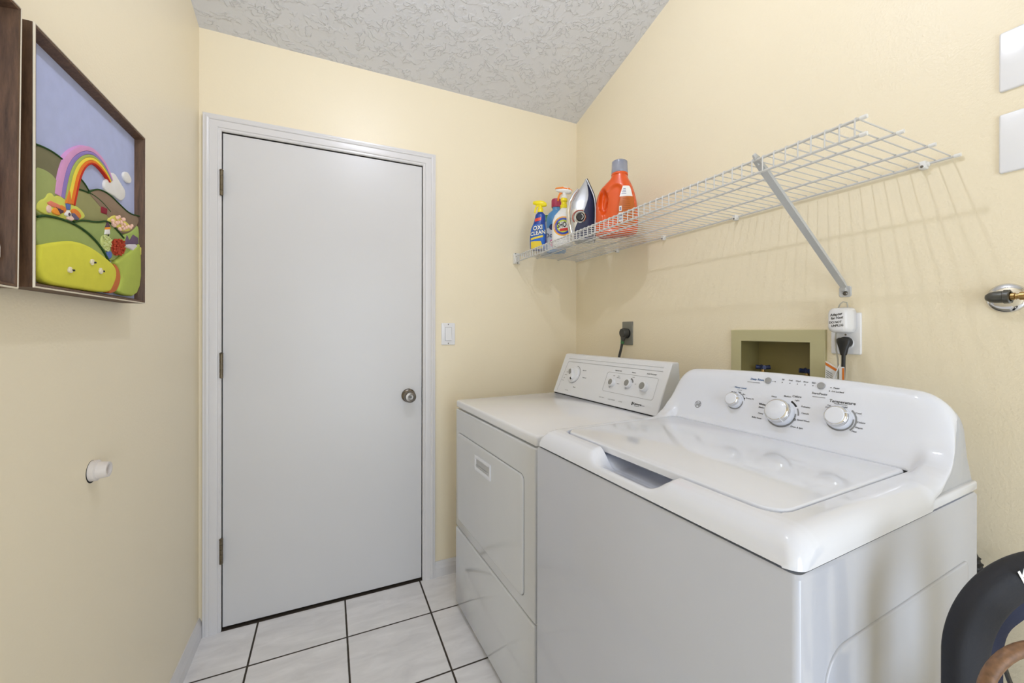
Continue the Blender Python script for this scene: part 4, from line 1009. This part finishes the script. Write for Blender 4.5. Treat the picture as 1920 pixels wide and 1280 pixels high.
# capped pipe stub on the left wall
o = thing('pipe_stub', 'short white plastic pipe stub poking out of the left wall', 'pipe', (L, 1.222, 0.915))
wbuild(MB().lathe([(0.0245, 0.0), (0.0245, 0.0005), (0.0, 0.0006)], (L, 1.222, 0.9150), (1,0,0), 28), 'wall_hole', M['dark'], o)
wbuild(MB().lathe([(0.0225, -0.01), (0.0225, 0.010), (0.0185, 0.012), (0.0168, 0.026), (0.0162, 0.029), (0.0115, 0.029), (0.0110, 0.014), (0.0, 0.013)], (L, 1.222, 0.9165), (1,0,0), 36), 'pipe', M['pvc'], o)

# ================================================================== FRAMED TEXTILE PICTURES on the left wall (local x out of the wall, y along it, z up)
ART={
'hill_olive':[(-0.2,0.025),(-0.156,0.032),(-0.115,0.03),(-0.082,0.021),(-0.043,0.011),(-0.024,-0.001),(0.012,-0.009),(-0.082,-0.064),(-0.199,-0.053)],
'hill_mid':[(-0.2,-0.012),(-0.167,-0.006),(-0.138,-0.009),(-0.115,-0.031),(-0.082,-0.064),(-0.13,-0.085),(-0.199,-0.098)],
'hill_centre':[(-0.082,-0.012),(-0.056,-0.007),(-0.019,-0.003),(0.022,-0.007),(0.061,-0.019),(0.067,-0.043),(0.001,-0.064),(-0.056,-0.07),(-0.091,-0.061)],
'hill_brown':[(-0.033,-0.006),(-0.014,0.006),(0.014,0.016),(0.055,0.018),(0.103,0.009),(0.156,0.001),(0.223,0.009),(0.223,-0.012),(0.156,-0.049),(0.091,-0.06),(0.055,-0.035),(0.012,-0.019)],
'hill_green':[(-0.199,-0.095),(-0.18,-0.088),(-0.138,-0.082),(-0.082,-0.081),(-0.028,-0.091),(0.017,-0.11),(0.044,-0.132),(-0.082,-0.14),(-0.199,-0.155)],
'hill_valley':[(-0.087,-0.077),(-0.056,-0.066),(0.001,-0.057),(0.046,-0.042),(0.091,-0.054),(0.122,-0.065),(0.103,-0.115),(0.044,-0.135),(0.012,-0.114),(-0.038,-0.093)],
'hill_right':[(0.091,-0.074),(0.129,-0.055),(0.17,-0.038),(0.223,-0.006),(0.223,-0.089),(0.156,-0.106),(0.091,-0.111)],
'hill_yellow':[(-0.199,-0.142),(-0.18,-0.135),(-0.138,-0.123),(-0.091,-0.113),(-0.038,-0.113),(0.022,-0.124),(0.069,-0.138),(0.075,-0.161),(0.056,-0.186),(0.039,-0.202),(-0.099,-0.205),(-0.199,-0.208)],
'path':[(0.065,-0.132),(0.088,-0.137),(0.101,-0.155),(0.096,-0.173),(0.079,-0.195),(0.039,-0.202),(0.056,-0.186),(0.075,-0.161),(0.073,-0.142)],
'hill_front':[(0.073,-0.128),(0.103,-0.112),(0.145,-0.095),(0.177,-0.075),(0.223,-0.054),(0.223,-0.197),(0.081,-0.2),(0.096,-0.176),(0.103,-0.155),(0.091,-0.14)],
'cloud':[(0.035,0.028),(0.038,0.041),(0.055,0.053),(0.064,0.066),(0.084,0.075),(0.1,0.068),(0.118,0.06),(0.139,0.052),(0.138,0.035),(0.122,0.021),(0.1,0.02),(0.081,0.022),(0.061,0.019),(0.044,0.02)],
'cloud2':[(0.127,0.084),(0.135,0.094),(0.153,0.101),(0.165,0.097),(0.176,0.089),(0.171,0.078),(0.153,0.074),(0.139,0.075)],
'bush_lime':[(-0.193,-0.086),(-0.192,-0.073),(-0.183,-0.063),(-0.17,-0.057),(-0.163,-0.046),(-0.151,-0.041),(-0.144,-0.047),(-0.127,-0.037),(-0.113,-0.04),(-0.103,-0.048),(-0.082,-0.043),(-0.056,-0.045),(-0.038,-0.058),(-0.082,-0.076),(-0.145,-0.084)],
'flag':[(0.02,-0.018),(0.046,-0.016),(0.044,-0.03),(0.02,-0.032)],
'bush_green':[(0.012,-0.087),(0.024,-0.077),(0.042,-0.075),(0.053,-0.084),(0.055,-0.1),(0.044,-0.111),(0.024,-0.111),(0.014,-0.103)],
'bush_red':[(0.058,-0.092),(0.069,-0.078),(0.091,-0.072),(0.113,-0.075),(0.118,-0.089),(0.106,-0.106),(0.081,-0.114),(0.062,-0.11)],
'blossom':[(0.044,-0.042),(0.061,-0.029),(0.081,-0.021),(0.101,-0.022),(0.129,-0.022),(0.158,-0.027),(0.167,-0.034),(0.149,-0.044),(0.122,-0.05),(0.101,-0.052),(0.085,-0.047),(0.061,-0.047)],
'v_pinkroof':[(-0.168,-0.064),(-0.157,-0.057),(-0.132,-0.057),(-0.13,-0.064),(-0.138,-0.065),(-0.159,-0.067)],
'v_pink':[(-0.17,-0.072),(-0.164,-0.066),(-0.157,-0.066),(-0.156,-0.074),(-0.159,-0.08),(-0.168,-0.08)],
'v_orangeA':[(-0.157,-0.078),(-0.148,-0.066),(-0.135,-0.063),(-0.13,-0.073),(-0.134,-0.078)],
'v_orangeB':[(-0.133,-0.06),(-0.125,-0.055),(-0.112,-0.056),(-0.109,-0.062),(-0.118,-0.07),(-0.127,-0.068)],
'v_roofA':[(-0.144,-0.065),(-0.137,-0.065),(-0.123,-0.065),(-0.125,-0.07),(-0.133,-0.074)],
'v_orangeC':[(-0.099,-0.059),(-0.089,-0.052),(-0.074,-0.05),(-0.061,-0.056),(-0.061,-0.064),(-0.074,-0.069),(-0.088,-0.065)],
'v_roofC':[(-0.095,-0.063),(-0.087,-0.06),(-0.07,-0.066),(-0.074,-0.071),(-0.088,-0.073)],
'v_church':[(-0.118,-0.07),(-0.107,-0.058),(-0.098,-0.065),(-0.101,-0.072),(-0.114,-0.073)],
'v_tower':[(-0.113,-0.049),(-0.1,-0.047),(-0.101,-0.058),(-0.11,-0.06)],
'v_steeple':[(-0.115,-0.05),(-0.103,-0.021),(-0.096,-0.047)],
'v_door':[(-0.111,-0.068),(-0.108,-0.064),(-0.103,-0.066),(-0.104,-0.07),(-0.11,-0.071)],
'v_rose':[(-0.111,-0.074),(-0.096,-0.067),(-0.087,-0.072),(-0.096,-0.078),(-0.11,-0.078)],
't_window':[(0.029,-0.076),(0.032,-0.064),(0.049,-0.059),(0.052,-0.071)],
't_band':[(0.031,-0.065),(0.033,-0.059),(0.05,-0.054),(0.052,-0.06)],
't_roof':[(0.032,-0.06),(0.041,-0.047),(0.051,-0.055)],
't_low':[(0.034,-0.124),(0.036,-0.11),(0.055,-0.106),(0.06,-0.118),(0.048,-0.127)],
'p_roof':[(0.124,-0.079),(0.137,-0.055),(0.15,-0.066),(0.171,-0.046),(0.198,-0.048),(0.199,-0.066)],
'p_wall':[(0.129,-0.077),(0.196,-0.064),(0.193,-0.088),(0.17,-0.092),(0.156,-0.084),(0.129,-0.086)],
'p_base':[(0.155,-0.093),(0.194,-0.089),(0.192,-0.096),(0.159,-0.098)],
'p_bush':[(0.199,-0.074),(0.219,-0.068),(0.224,-0.08),(0.214,-0.091),(0.199,-0.09)],
}
RB_OUT=[(-0.142,-0.04),(-0.139,-0.023),(-0.133,-0.001),(-0.123,0.023),(-0.109,0.042),(-0.091,0.058),(-0.067,0.074),(-0.043,0.085),(-0.019,0.091),(0.006,0.09),(0.033,0.084),(0.055,0.07),(0.07,0.054)]
RB_IN=[(-0.08,-0.045),(-0.076,-0.032),(-0.069,-0.013),(-0.063,0.006),(-0.054,0.024),(-0.045,0.037),(-0.035,0.047),(-0.024,0.054),(-0.009,0.06),(0.009,0.06),(0.027,0.056),(0.044,0.051),(0.057,0.044)]
SHEEP=[(-0.116, -0.171), (-0.039, -0.145), (-0.005, -0.158)]

SHAPES = (('hill_olive', 'hill', 'olive_cloth', (118, 114, 86), 0.003), ('hill_mid', 'hill', 'sage_cloth', (156, 166, 104), 0.004), ('hill_centre', 'hill', 'moss_cloth', (150, 148, 100), 0.004),
          ('hill_brown', 'hill', 'taupe_cloth', (140, 120, 100), 0.005), ('bush_lime', 'bush', 'lime_cloth', (206, 208, 98), 0.0055), ('hill_valley', 'hill', 'green_cloth', (148, 164, 98), 0.006),
          ('hill_right', 'hill', 'fern_cloth', (158, 178, 96), 0.006), ('hill_green', 'hill', 'leaf_cloth', (152, 166, 96), 0.008), ('path', 'path', 'terracotta_cloth', (196, 112, 64), 0.0085),
          ('hill_front', 'hill', 'grass_cloth', (172, 186, 86), 0.010), ('hill_yellow', 'hill', 'chartreuse_cloth', (212, 208, 72), 0.012), ('cloud', 'cloud', 'white_cloth', (228, 226, 224), 0.004), ('cloud2', 'cloud', 'white_cloth', (228, 226, 224), 0.003),
          ('v_steeple', 'roof', 'orange_cloth', (220, 128, 56), 0.0085), ('v_pinkroof', 'roof', 'salmon_cloth', (222, 128, 104), 0.0068), ('v_pink', 'house', 'rose_cloth', (234, 200, 186), 0.0072), ('v_orangeB', 'house', 'orange_cloth', (220, 128, 56), 0.0066),
          ('v_orangeA', 'house', 'amber_cloth', (232, 150, 56), 0.0076), ('v_roofA', 'roof', 'aubergine_cloth', (92, 66, 78), 0.0084), ('v_orangeC', 'house', 'orange_cloth', (220, 128, 56), 0.0070), ('v_roofC', 'roof', 'slate_cloth', (104, 96, 124), 0.0080),
          ('v_tower', 'tower', 'steel_blue_cloth', (92, 112, 170), 0.0082), ('v_church', 'house', 'white_cloth', (228, 226, 224), 0.0086), ('v_door', 'door', 'aubergine_cloth', (92, 66, 78), 0.0094), ('v_rose', 'house', 'rose_cloth', (234, 200, 186), 0.0080),
          ('t_low', 'house', 'steel_blue_cloth', (92, 112, 170), 0.0095), ('t_window', 'tower', 'white_cloth', (228, 226, 224), 0.0085), ('t_band', 'tower', 'amber_cloth', (232, 150, 56), 0.0088), ('t_roof', 'roof', 'aubergine_cloth', (92, 66, 78), 0.0092),
          ('flag', 'flag', 'crimson_cloth', (140, 44, 58), 0.006), ('bush_green', 'bush', 'pale_lime_cloth', (196, 204, 130), 0.008), ('bush_red', 'bush', 'brick_cloth', (176, 74, 50), 0.0088), ('blossom', 'tree', 'yellow_cloth', (216, 206, 104), 0.0070),
          ('p_roof', 'roof', 'plum_cloth', (104, 84, 108), 0.0085), ('p_wall', 'house', 'grey_cloth', (206, 200, 206), 0.0092), ('p_base', 'fence', 'orange_cloth', (220, 128, 56), 0.0098), ('p_bush', 'bush', 'yellow_cloth', (216, 206, 104), 0.0098))
def cloth(name, rgb):
    if name not in M: M[name] = mat(name, rgb, 0.85, bump=(900, 0.35, 0.0006), var=(40, 0.08), spec=0.2)
    return M[name]
def chaikin(pts, n=2, closed=True):
    for _ in range(n):
        out = []
        for i in range(len(pts) if closed else len(pts)-1):
            a, c = pts[i], pts[(i+1) % len(pts)]
            out += [(0.75*a[0]+0.25*c[0], 0.75*a[1]+0.25*c[1]), (0.25*a[0]+0.75*c[0], 0.25*a[1]+0.75*c[1])]
        pts = out if closed else [pts[0]] + out + [pts[-1]]
    return pts
PX = 0.030     # panel plane, out of the wall
def make_frame(o, hw, hh, wood_edges=True):
    fb = MB(); 
    def rr(x, d): return [V(x, -hw + d, -hh + d), V(x, hw - d, -hh + d), V(x, hw - d, hh - d), V(x, -hw + d, hh - d)]
    fb.loft([rr(0.0, 0.004), rr(0.0, 0.0), rr(0.0425, 0.0), rr(0.0425, 0.0015), rr(0.0448, 0.0028), rr(0.0440, 0.006), rr(PX, 0.0105), rr(PX - 0.006, 0.0105)], cap=False)
    fr = fb.build('frame', M['walnut'], o, angle=20)
    eb = MB(); eb.loft([rr(0.0430, -0.0004), rr(0.0437, -0.0004), rr(0.0453, 0.0006), rr(0.0454, 0.0018), rr(0.0435, 0.0024)], cap=False)
    eb.build('frame_edge', M['cream'], fr, angle=20)
    pb = MB(); n = 24; vs = []; fs = []
    for j in range(n+1):
        for i in range(n+1):
            u, v = i/n*2-1, j/n*2-1; bul = 0.004*(1 - max(abs(u), abs(v))**4)
            vs.append(V(PX - 0.004 + bul, u*(hw-0.0095), v*(hh-0.0095)))
    for j in range(n):
        for i in range(n): fs.append((j*(n+1)+i, j*(n+1)+i+1, (j+1)*(n+1)+i+1, (j+1)*(n+1)+i))
    pb.add(vs, fs)
    return pb.build('picture_panel', cloth('periwinkle_cloth', (176, 184, 220)), o, recalc=False)
def puff(name, pts, h, m, parent, x0=PX-0.002, rounds=2, bev=0.004):
    b = MB(); pts = chaikin(pts, rounds) if rounds else pts
    ar = sum(p[0]*q[1] - q[0]*p[1] for p, q in zip(pts, pts[1:] + pts[:1]))
    if ar < 0: pts = pts[::-1]
    size = min(max(p[0] for p in pts) - min(p[0] for p in pts), max(p[1] for p in pts) - min(p[1] for p in pts))
    b.prism(pts, (x0, 0, 0), (0,1,0), (0,0,1), h + (x0 - x0) + (PX - x0), min(bev, size*0.15, h*0.8), 3, n=(1,0,0))
    return b.build(name, m, parent, angle=70)

p2 = thing('framed_picture', 'square padded-cloth picture of a rainbow over green hills in a walnut frame', 'picture', (L, 1.1500, 1.5070))
HWF = 0.2205
panel = make_frame(p2, HWF, 0.2125)
def clampy(pts): return [(min(max(y, -HWF+0.0085), HWF-0.0090), max(z, -0.2035)) for y, z in pts]
for key, nm, mn, rgb, h in SHAPES:
    soft = 0 if nm in ('tower', 'roof', 'flag', 'fence') else (1 if nm in ('house', 'door') else 2)
    pts = clampy(ART[key])
    q = puff(nm, pts, h, cloth(mn, rgb), panel, rounds=soft, bev=0.006 if nm == 'hill' else 0.003)
    if nm == 'hill' and key in ('hill_green', 'hill_valley', 'hill_brown', 'hill_olive'):   # stitched cord along the crest
        pass
def crest(key, i0, i1, h, r=0.0016):
    pts = chaikin(clampy(ART[key])[i0:i1], 2, False)
    MB().tube([V(PX + h, y, z) for y, z in pts], r, 7).build('stitching', cloth('dark_green_cord', (44, 74, 34)), panel)
crest('hill_olive', 0, 6, 0.003); crest('hill_green', 0, 7, 0.0085, 0.002); crest('hill_valley', 0, 6, 0.0062, 0.0018); crest('hill_brown', 0, 7, 0.005); crest('hill_centre', 0, 5, 0.004)
# rainbow: five stitched bands
bands = (('mauve_cloth', (214, 156, 200), 0.0, 0.27), ('violet_cloth', (146, 126, 190), 0.27, 0.45), ('lime_band_cloth', (172, 184, 96), 0.45, 0.60), ('lemon_cloth', (238, 216, 78), 0.60, 0.76), ('tangerine_cloth', (230, 122, 46), 0.76, 0.91), ('scarlet_cloth', (190, 50, 36), 0.91, 1.0))
for mn, rgb, f0, f1 in bands:
    A = [tuple(o_[i] + (i_[i]-o_[i])*f0 for i in (0, 1)) for o_, i_ in zip(RB_OUT, RB_IN)]; Z = [tuple(o_[i] + (i_[i]-o_[i])*f1 for i in (0, 1)) for o_, i_ in zip(RB_OUT, RB_IN)]
    A, Z = chaikin(A, 2, False), chaikin(Z, 2, False); b = MB(); rings = []
    for (ay, az), (zy, zz_) in zip(A, Z): rings.append([V(PX - 0.001, ay, az), V(PX + 0.0058, ay*0.95+zy*0.05, az*0.95+zz_*0.05), V(PX + 0.0064, 0.5*(ay+zy), 0.5*(az+zz_)), V(PX + 0.0058, ay*0.05+zy*0.95, az*0.05+zz_*0.95), V(PX - 0.001, zy, zz_)])
    b.loft(rings); b.build('rainbow_band', cloth(mn, rgb), panel, angle=70)
def inside(p, poly):
    r = False
    for (x0, y0), (x1, y1) in zip(poly, poly[1:] + poly[:1]):
        if (y0 > p[1]) != (y1 > p[1]) and p[0] < (x1-x0)*(p[1]-y0)/(y1-y0) + x0: r = not r
    return r
def tufts(key, n, r, h, m, name):
    poly = ART[key]; ys = [p[0] for p in poly]; zs_ = [p[1] for p in poly]; b = MB(); k = 0; random.seed(len(key))
    while k < n:
        p = (random.uniform(min(ys), max(ys)), random.uniform(min(zs_), max(zs_)))
        if not inside(p, poly): continue
        k += 1; hh = PX + h + random.uniform(-0.001, 0.001)
        b.lathe([(0.0, -0.002), (r*0.8, 0.0), (r, r*0.45), (r*0.7, r*0.95), (0, r*1.15)], (hh, p[0], p[1]), (1, random.uniform(-.4, .4), random.uniform(-.4, .4)), 7)
    b.build(name, m, panel)
for y, z in SHEEP:
    b = MB(); random.seed(int(abs(y)*1000))
    for _ in range(12):
        a = random.random()*2*PI; r = 0.0045*random.random()**0.5
        b.lathe([(0.0, 0), (0.0022, 0.0008), (0.003, 0.003), (0.0022, 0.005), (0, 0.0058)], (PX + 0.0105, y + r*math.cos(a), z + r*math.sin(a)*0.8), (1,0,0), 8)
    s_ = b.build('sheep', cloth('wool_cloth', (222, 212, 190)), panel)
    MB().lathe([(0.0018, 0), (0.0018, 0.007), (0, 0.0075)], (PX + 0.0105, y + 0.0055, z), (1,0,0), 8).build('face', M['print'], s_)
tufts('blossom', 24, 0.0044, 0.0070, cloth('pink_blossom_cloth', (236, 196, 180)), 'blossom')
tufts('bush_red', 60, 0.0026, 0.0092, cloth('brick_tuft_cloth', (172, 66, 44)), 'tufts')
tufts('bush_green', 50, 0.0020, 0.0084, cloth('lime_tuft_cloth', (206, 212, 150)), 'tufts')
MB().tube([V(PX + 0.0065, 0.0445, -0.056), V(PX + 0.0068, 0.046, -0.075), V(PX+0.0068, 0.047, -0.09)], 0.0009, 6).build('flagpole', M['print'], panel)

p1 = thing('framed_picture', 'walnut framed lavender cloth picture cut off by the left edge', 'picture', (L, 0.6760, 1.5080))
p1.rotation_euler = (-0.018, 0, 0)
pan1 = make_frame(p1, 0.2205, 0.2155)
puff('hill', [(-0.2, -0.2), (0.2, -0.2), (0.2, -0.13), (0.1, -0.08), (-0.05, -0.05), (-0.2, -0.09)], 0.008, cloth('cream_cloth', (226, 220, 210)), pan1, bev=0.006)
puff('cloud', [(0.02, 0.03), (0.09, 0.02), (0.13, 0.06), (0.08, 0.1), (0.03, 0.09), (-0.01, 0.06)], 0.004, cloth('white_cloth', (228, 226, 224)), pan1)
puff('hill', [(-0.2, -0.09), (-0.05, -0.05), (0.1, -0.08), (0.2, -0.13), (0.2, -0.02), (0.08, 0.0), (-0.2, -0.01)], 0.004, cloth('mauve_cloth', (208, 152, 196)), pan1, bev=0.004)

# ================================================================== DARK PADDED BAG at the lower right
bag = thing('padded_bag', 'dark navy padded bag with a white letter K and tan curved handle, beside the washer', 'bag', (0.80, 0.165, 0))
vr = V(math.cos(-0.4416), math.sin(-0.4416), 0)          # across the bag
vn = V(-math.sin(0.4416), -math.cos(0.4416), 0)          # its front, facing the room
BC = V(0.790, 0.180, 0.833)
bp = lambda p, q, n=0.0: BC + vr*p + V(0, 0, q) + vn*n
CP, CQ, RB, HB = 0.0147, -0.0079, 0.1070, 0.0228
b = MB(); rings = []
path = [(-RB, -0.30), (-RB, -0.20), (-RB, -0.12), (-RB, -0.06), (-RB, -0.02)] + [(-RB*math.cos(t), RB*math.sin(t)) for t in (PI*i/64 for i in range(1, 64))] + [(RB, -0.02), (RB, -0.06), (RB, -0.12), (RB, -0.20), (RB, -0.30)]
for i, (p, q) in enumerate(path):
    a, c = path[max(i-1, 0)], path[min(i+1, len(path)-1)]
    t = V(c[0]-a[0], c[1]-a[1], 0).normalized(); nx, ny = -t.y, t.x
    ring = []
    for k in range(22):
        a_ = 2*PI*k/22; rr_ = HB*math.copysign(abs(math.cos(a_))**0.7, math.cos(a_)); dd_ = 0.015*math.copysign(abs(math.sin(a_))**0.7, math.sin(a_))
        ring.append(bp(CP + p + nx*rr_, CQ + q + ny*rr_, dd_ - 0.005))
    rings.append(ring)
b.loft(rings)
b.loft([[bp(CP + wd*math.copysign(abs(math.cos(a_))**0.7, math.cos(a_)), q, -0.005 + dp*math.copysign(abs(math.sin(a_))**0.8, math.sin(a_))) for a_ in (2*PI*k/36 for k in range(36))]
        for q, wd, dp in ((-0.833, 0.110, 0.050), (-0.82, 0.120, 0.056), (-0.55, 0.128, 0.060), (-0.34, 0.129, 0.050), (-0.22, 0.1285, 0.020), (-0.17, 0.126, 0.012))])
wbuild(b, 'body', M['bag'], bag, angle=60)
b = MB(); rings = []
for i in range(29):
    t = PI*i/28; ct, st = math.cos(t), math.sin(t)
    rings.append([bp(CP - ct*r, CQ + st*r*1.02 + (0.004*math.sin(t*5) if r < 0.07 else 0), n_) for r, n_ in ((0.090, 0.002), (0.078, 0.0035), (0.066, 0.000), (0.0635, -0.006), (0.070, -0.012), (0.090, -0.014))])
b.loft([[x + V(0, 0, -0.14) for x in rings[0]]] + rings + [[x + V(0, 0, -0.14) for x in rings[-1]]], cap=False, closed=False); wbuild(b, 'lining', M['bag_in'], bag)
b = MB(); b.tube([bp(-0.1425, -0.14, 0.045), bp(-0.143, -0.05, 0.058)] + [bp(-0.086 - 0.057*math.cos(t), -0.003 + 0.057*math.sin(t), 0.060) for t in (PI*i/20 for i in range(0, 21))] + [bp(-0.029, -0.05, 0.058), bp(-0.0295, -0.14, 0.045)], 0.0066, 14)
wbuild(b, 'handle', M['tan'], bag)
b = MB(); b.tube([bp(-0.052, 0.028, -0.004), bp(-0.050, 0.0, -0.006), bp(-0.038, -0.035, -0.006), bp(-0.026, -0.065, -0.006), bp(-0.01, -0.12, -0.006)], 0.0036, 8, 0.6); wbuild(b, 'strap', M['black'], bag)
b = MB(); put_text(b, 'K', 0.022, lambda p, q: bp(-0.0375 + p, 0.1010 + q, 0.0106), 0, 0, 'CENTER', 0.02, 0.0, 1.0, 0.5); wbuild(b, 'lettering', M['white'], bag, recalc=False)

# ================================================================== CEILING LIGHT (above the frame)
LX, LY, LZ = 0.225, 0.72, 2.62
lt = thing('ceiling_light', 'small ceiling light with a round frosted bulb hanging above the washer', 'ceiling light', (LX, LY, zc(LY)))
nz = V(0, -SLOPE, -1).normalized()
wbuild(MB().lathe([(0.0, -0.001), (0.065, -0.001), (0.065, 0.012), (0.05, 0.022), (0.0, 0.024)], (LX, LY, zc(LY)), nz, 36), 'canopy', M['chrome'], lt)
wbuild(MB().tube([(LX, LY, zc(LY)-0.015), (LX, LY, LZ+0.075)], 0.008, 12).lathe([(0.010, 0.0), (0.020, 0.004), (0.020, 0.035), (0.0, 0.036)], (LX, LY, LZ+0.045), (0,0,1), 24), 'stem', M['chrome'], lt)
bulb_m = mat('lit_bulb', (236, 241, 255), 0.4, emit=BULB)
wbuild(MB().lathe([(r*0.44, h*0.44) for r, h in ((0.0, -0.050), (0.020, -0.0458), (0.0365, -0.034), (0.0465, -0.018), (0.05, 0.0), (0.0465, 0.018), (0.036, 0.034), (0.030, 0.060), (0.030, 0.105))], (LX, LY, LZ), (0,0,1), 28), 'bulb', bulb_m, lt)
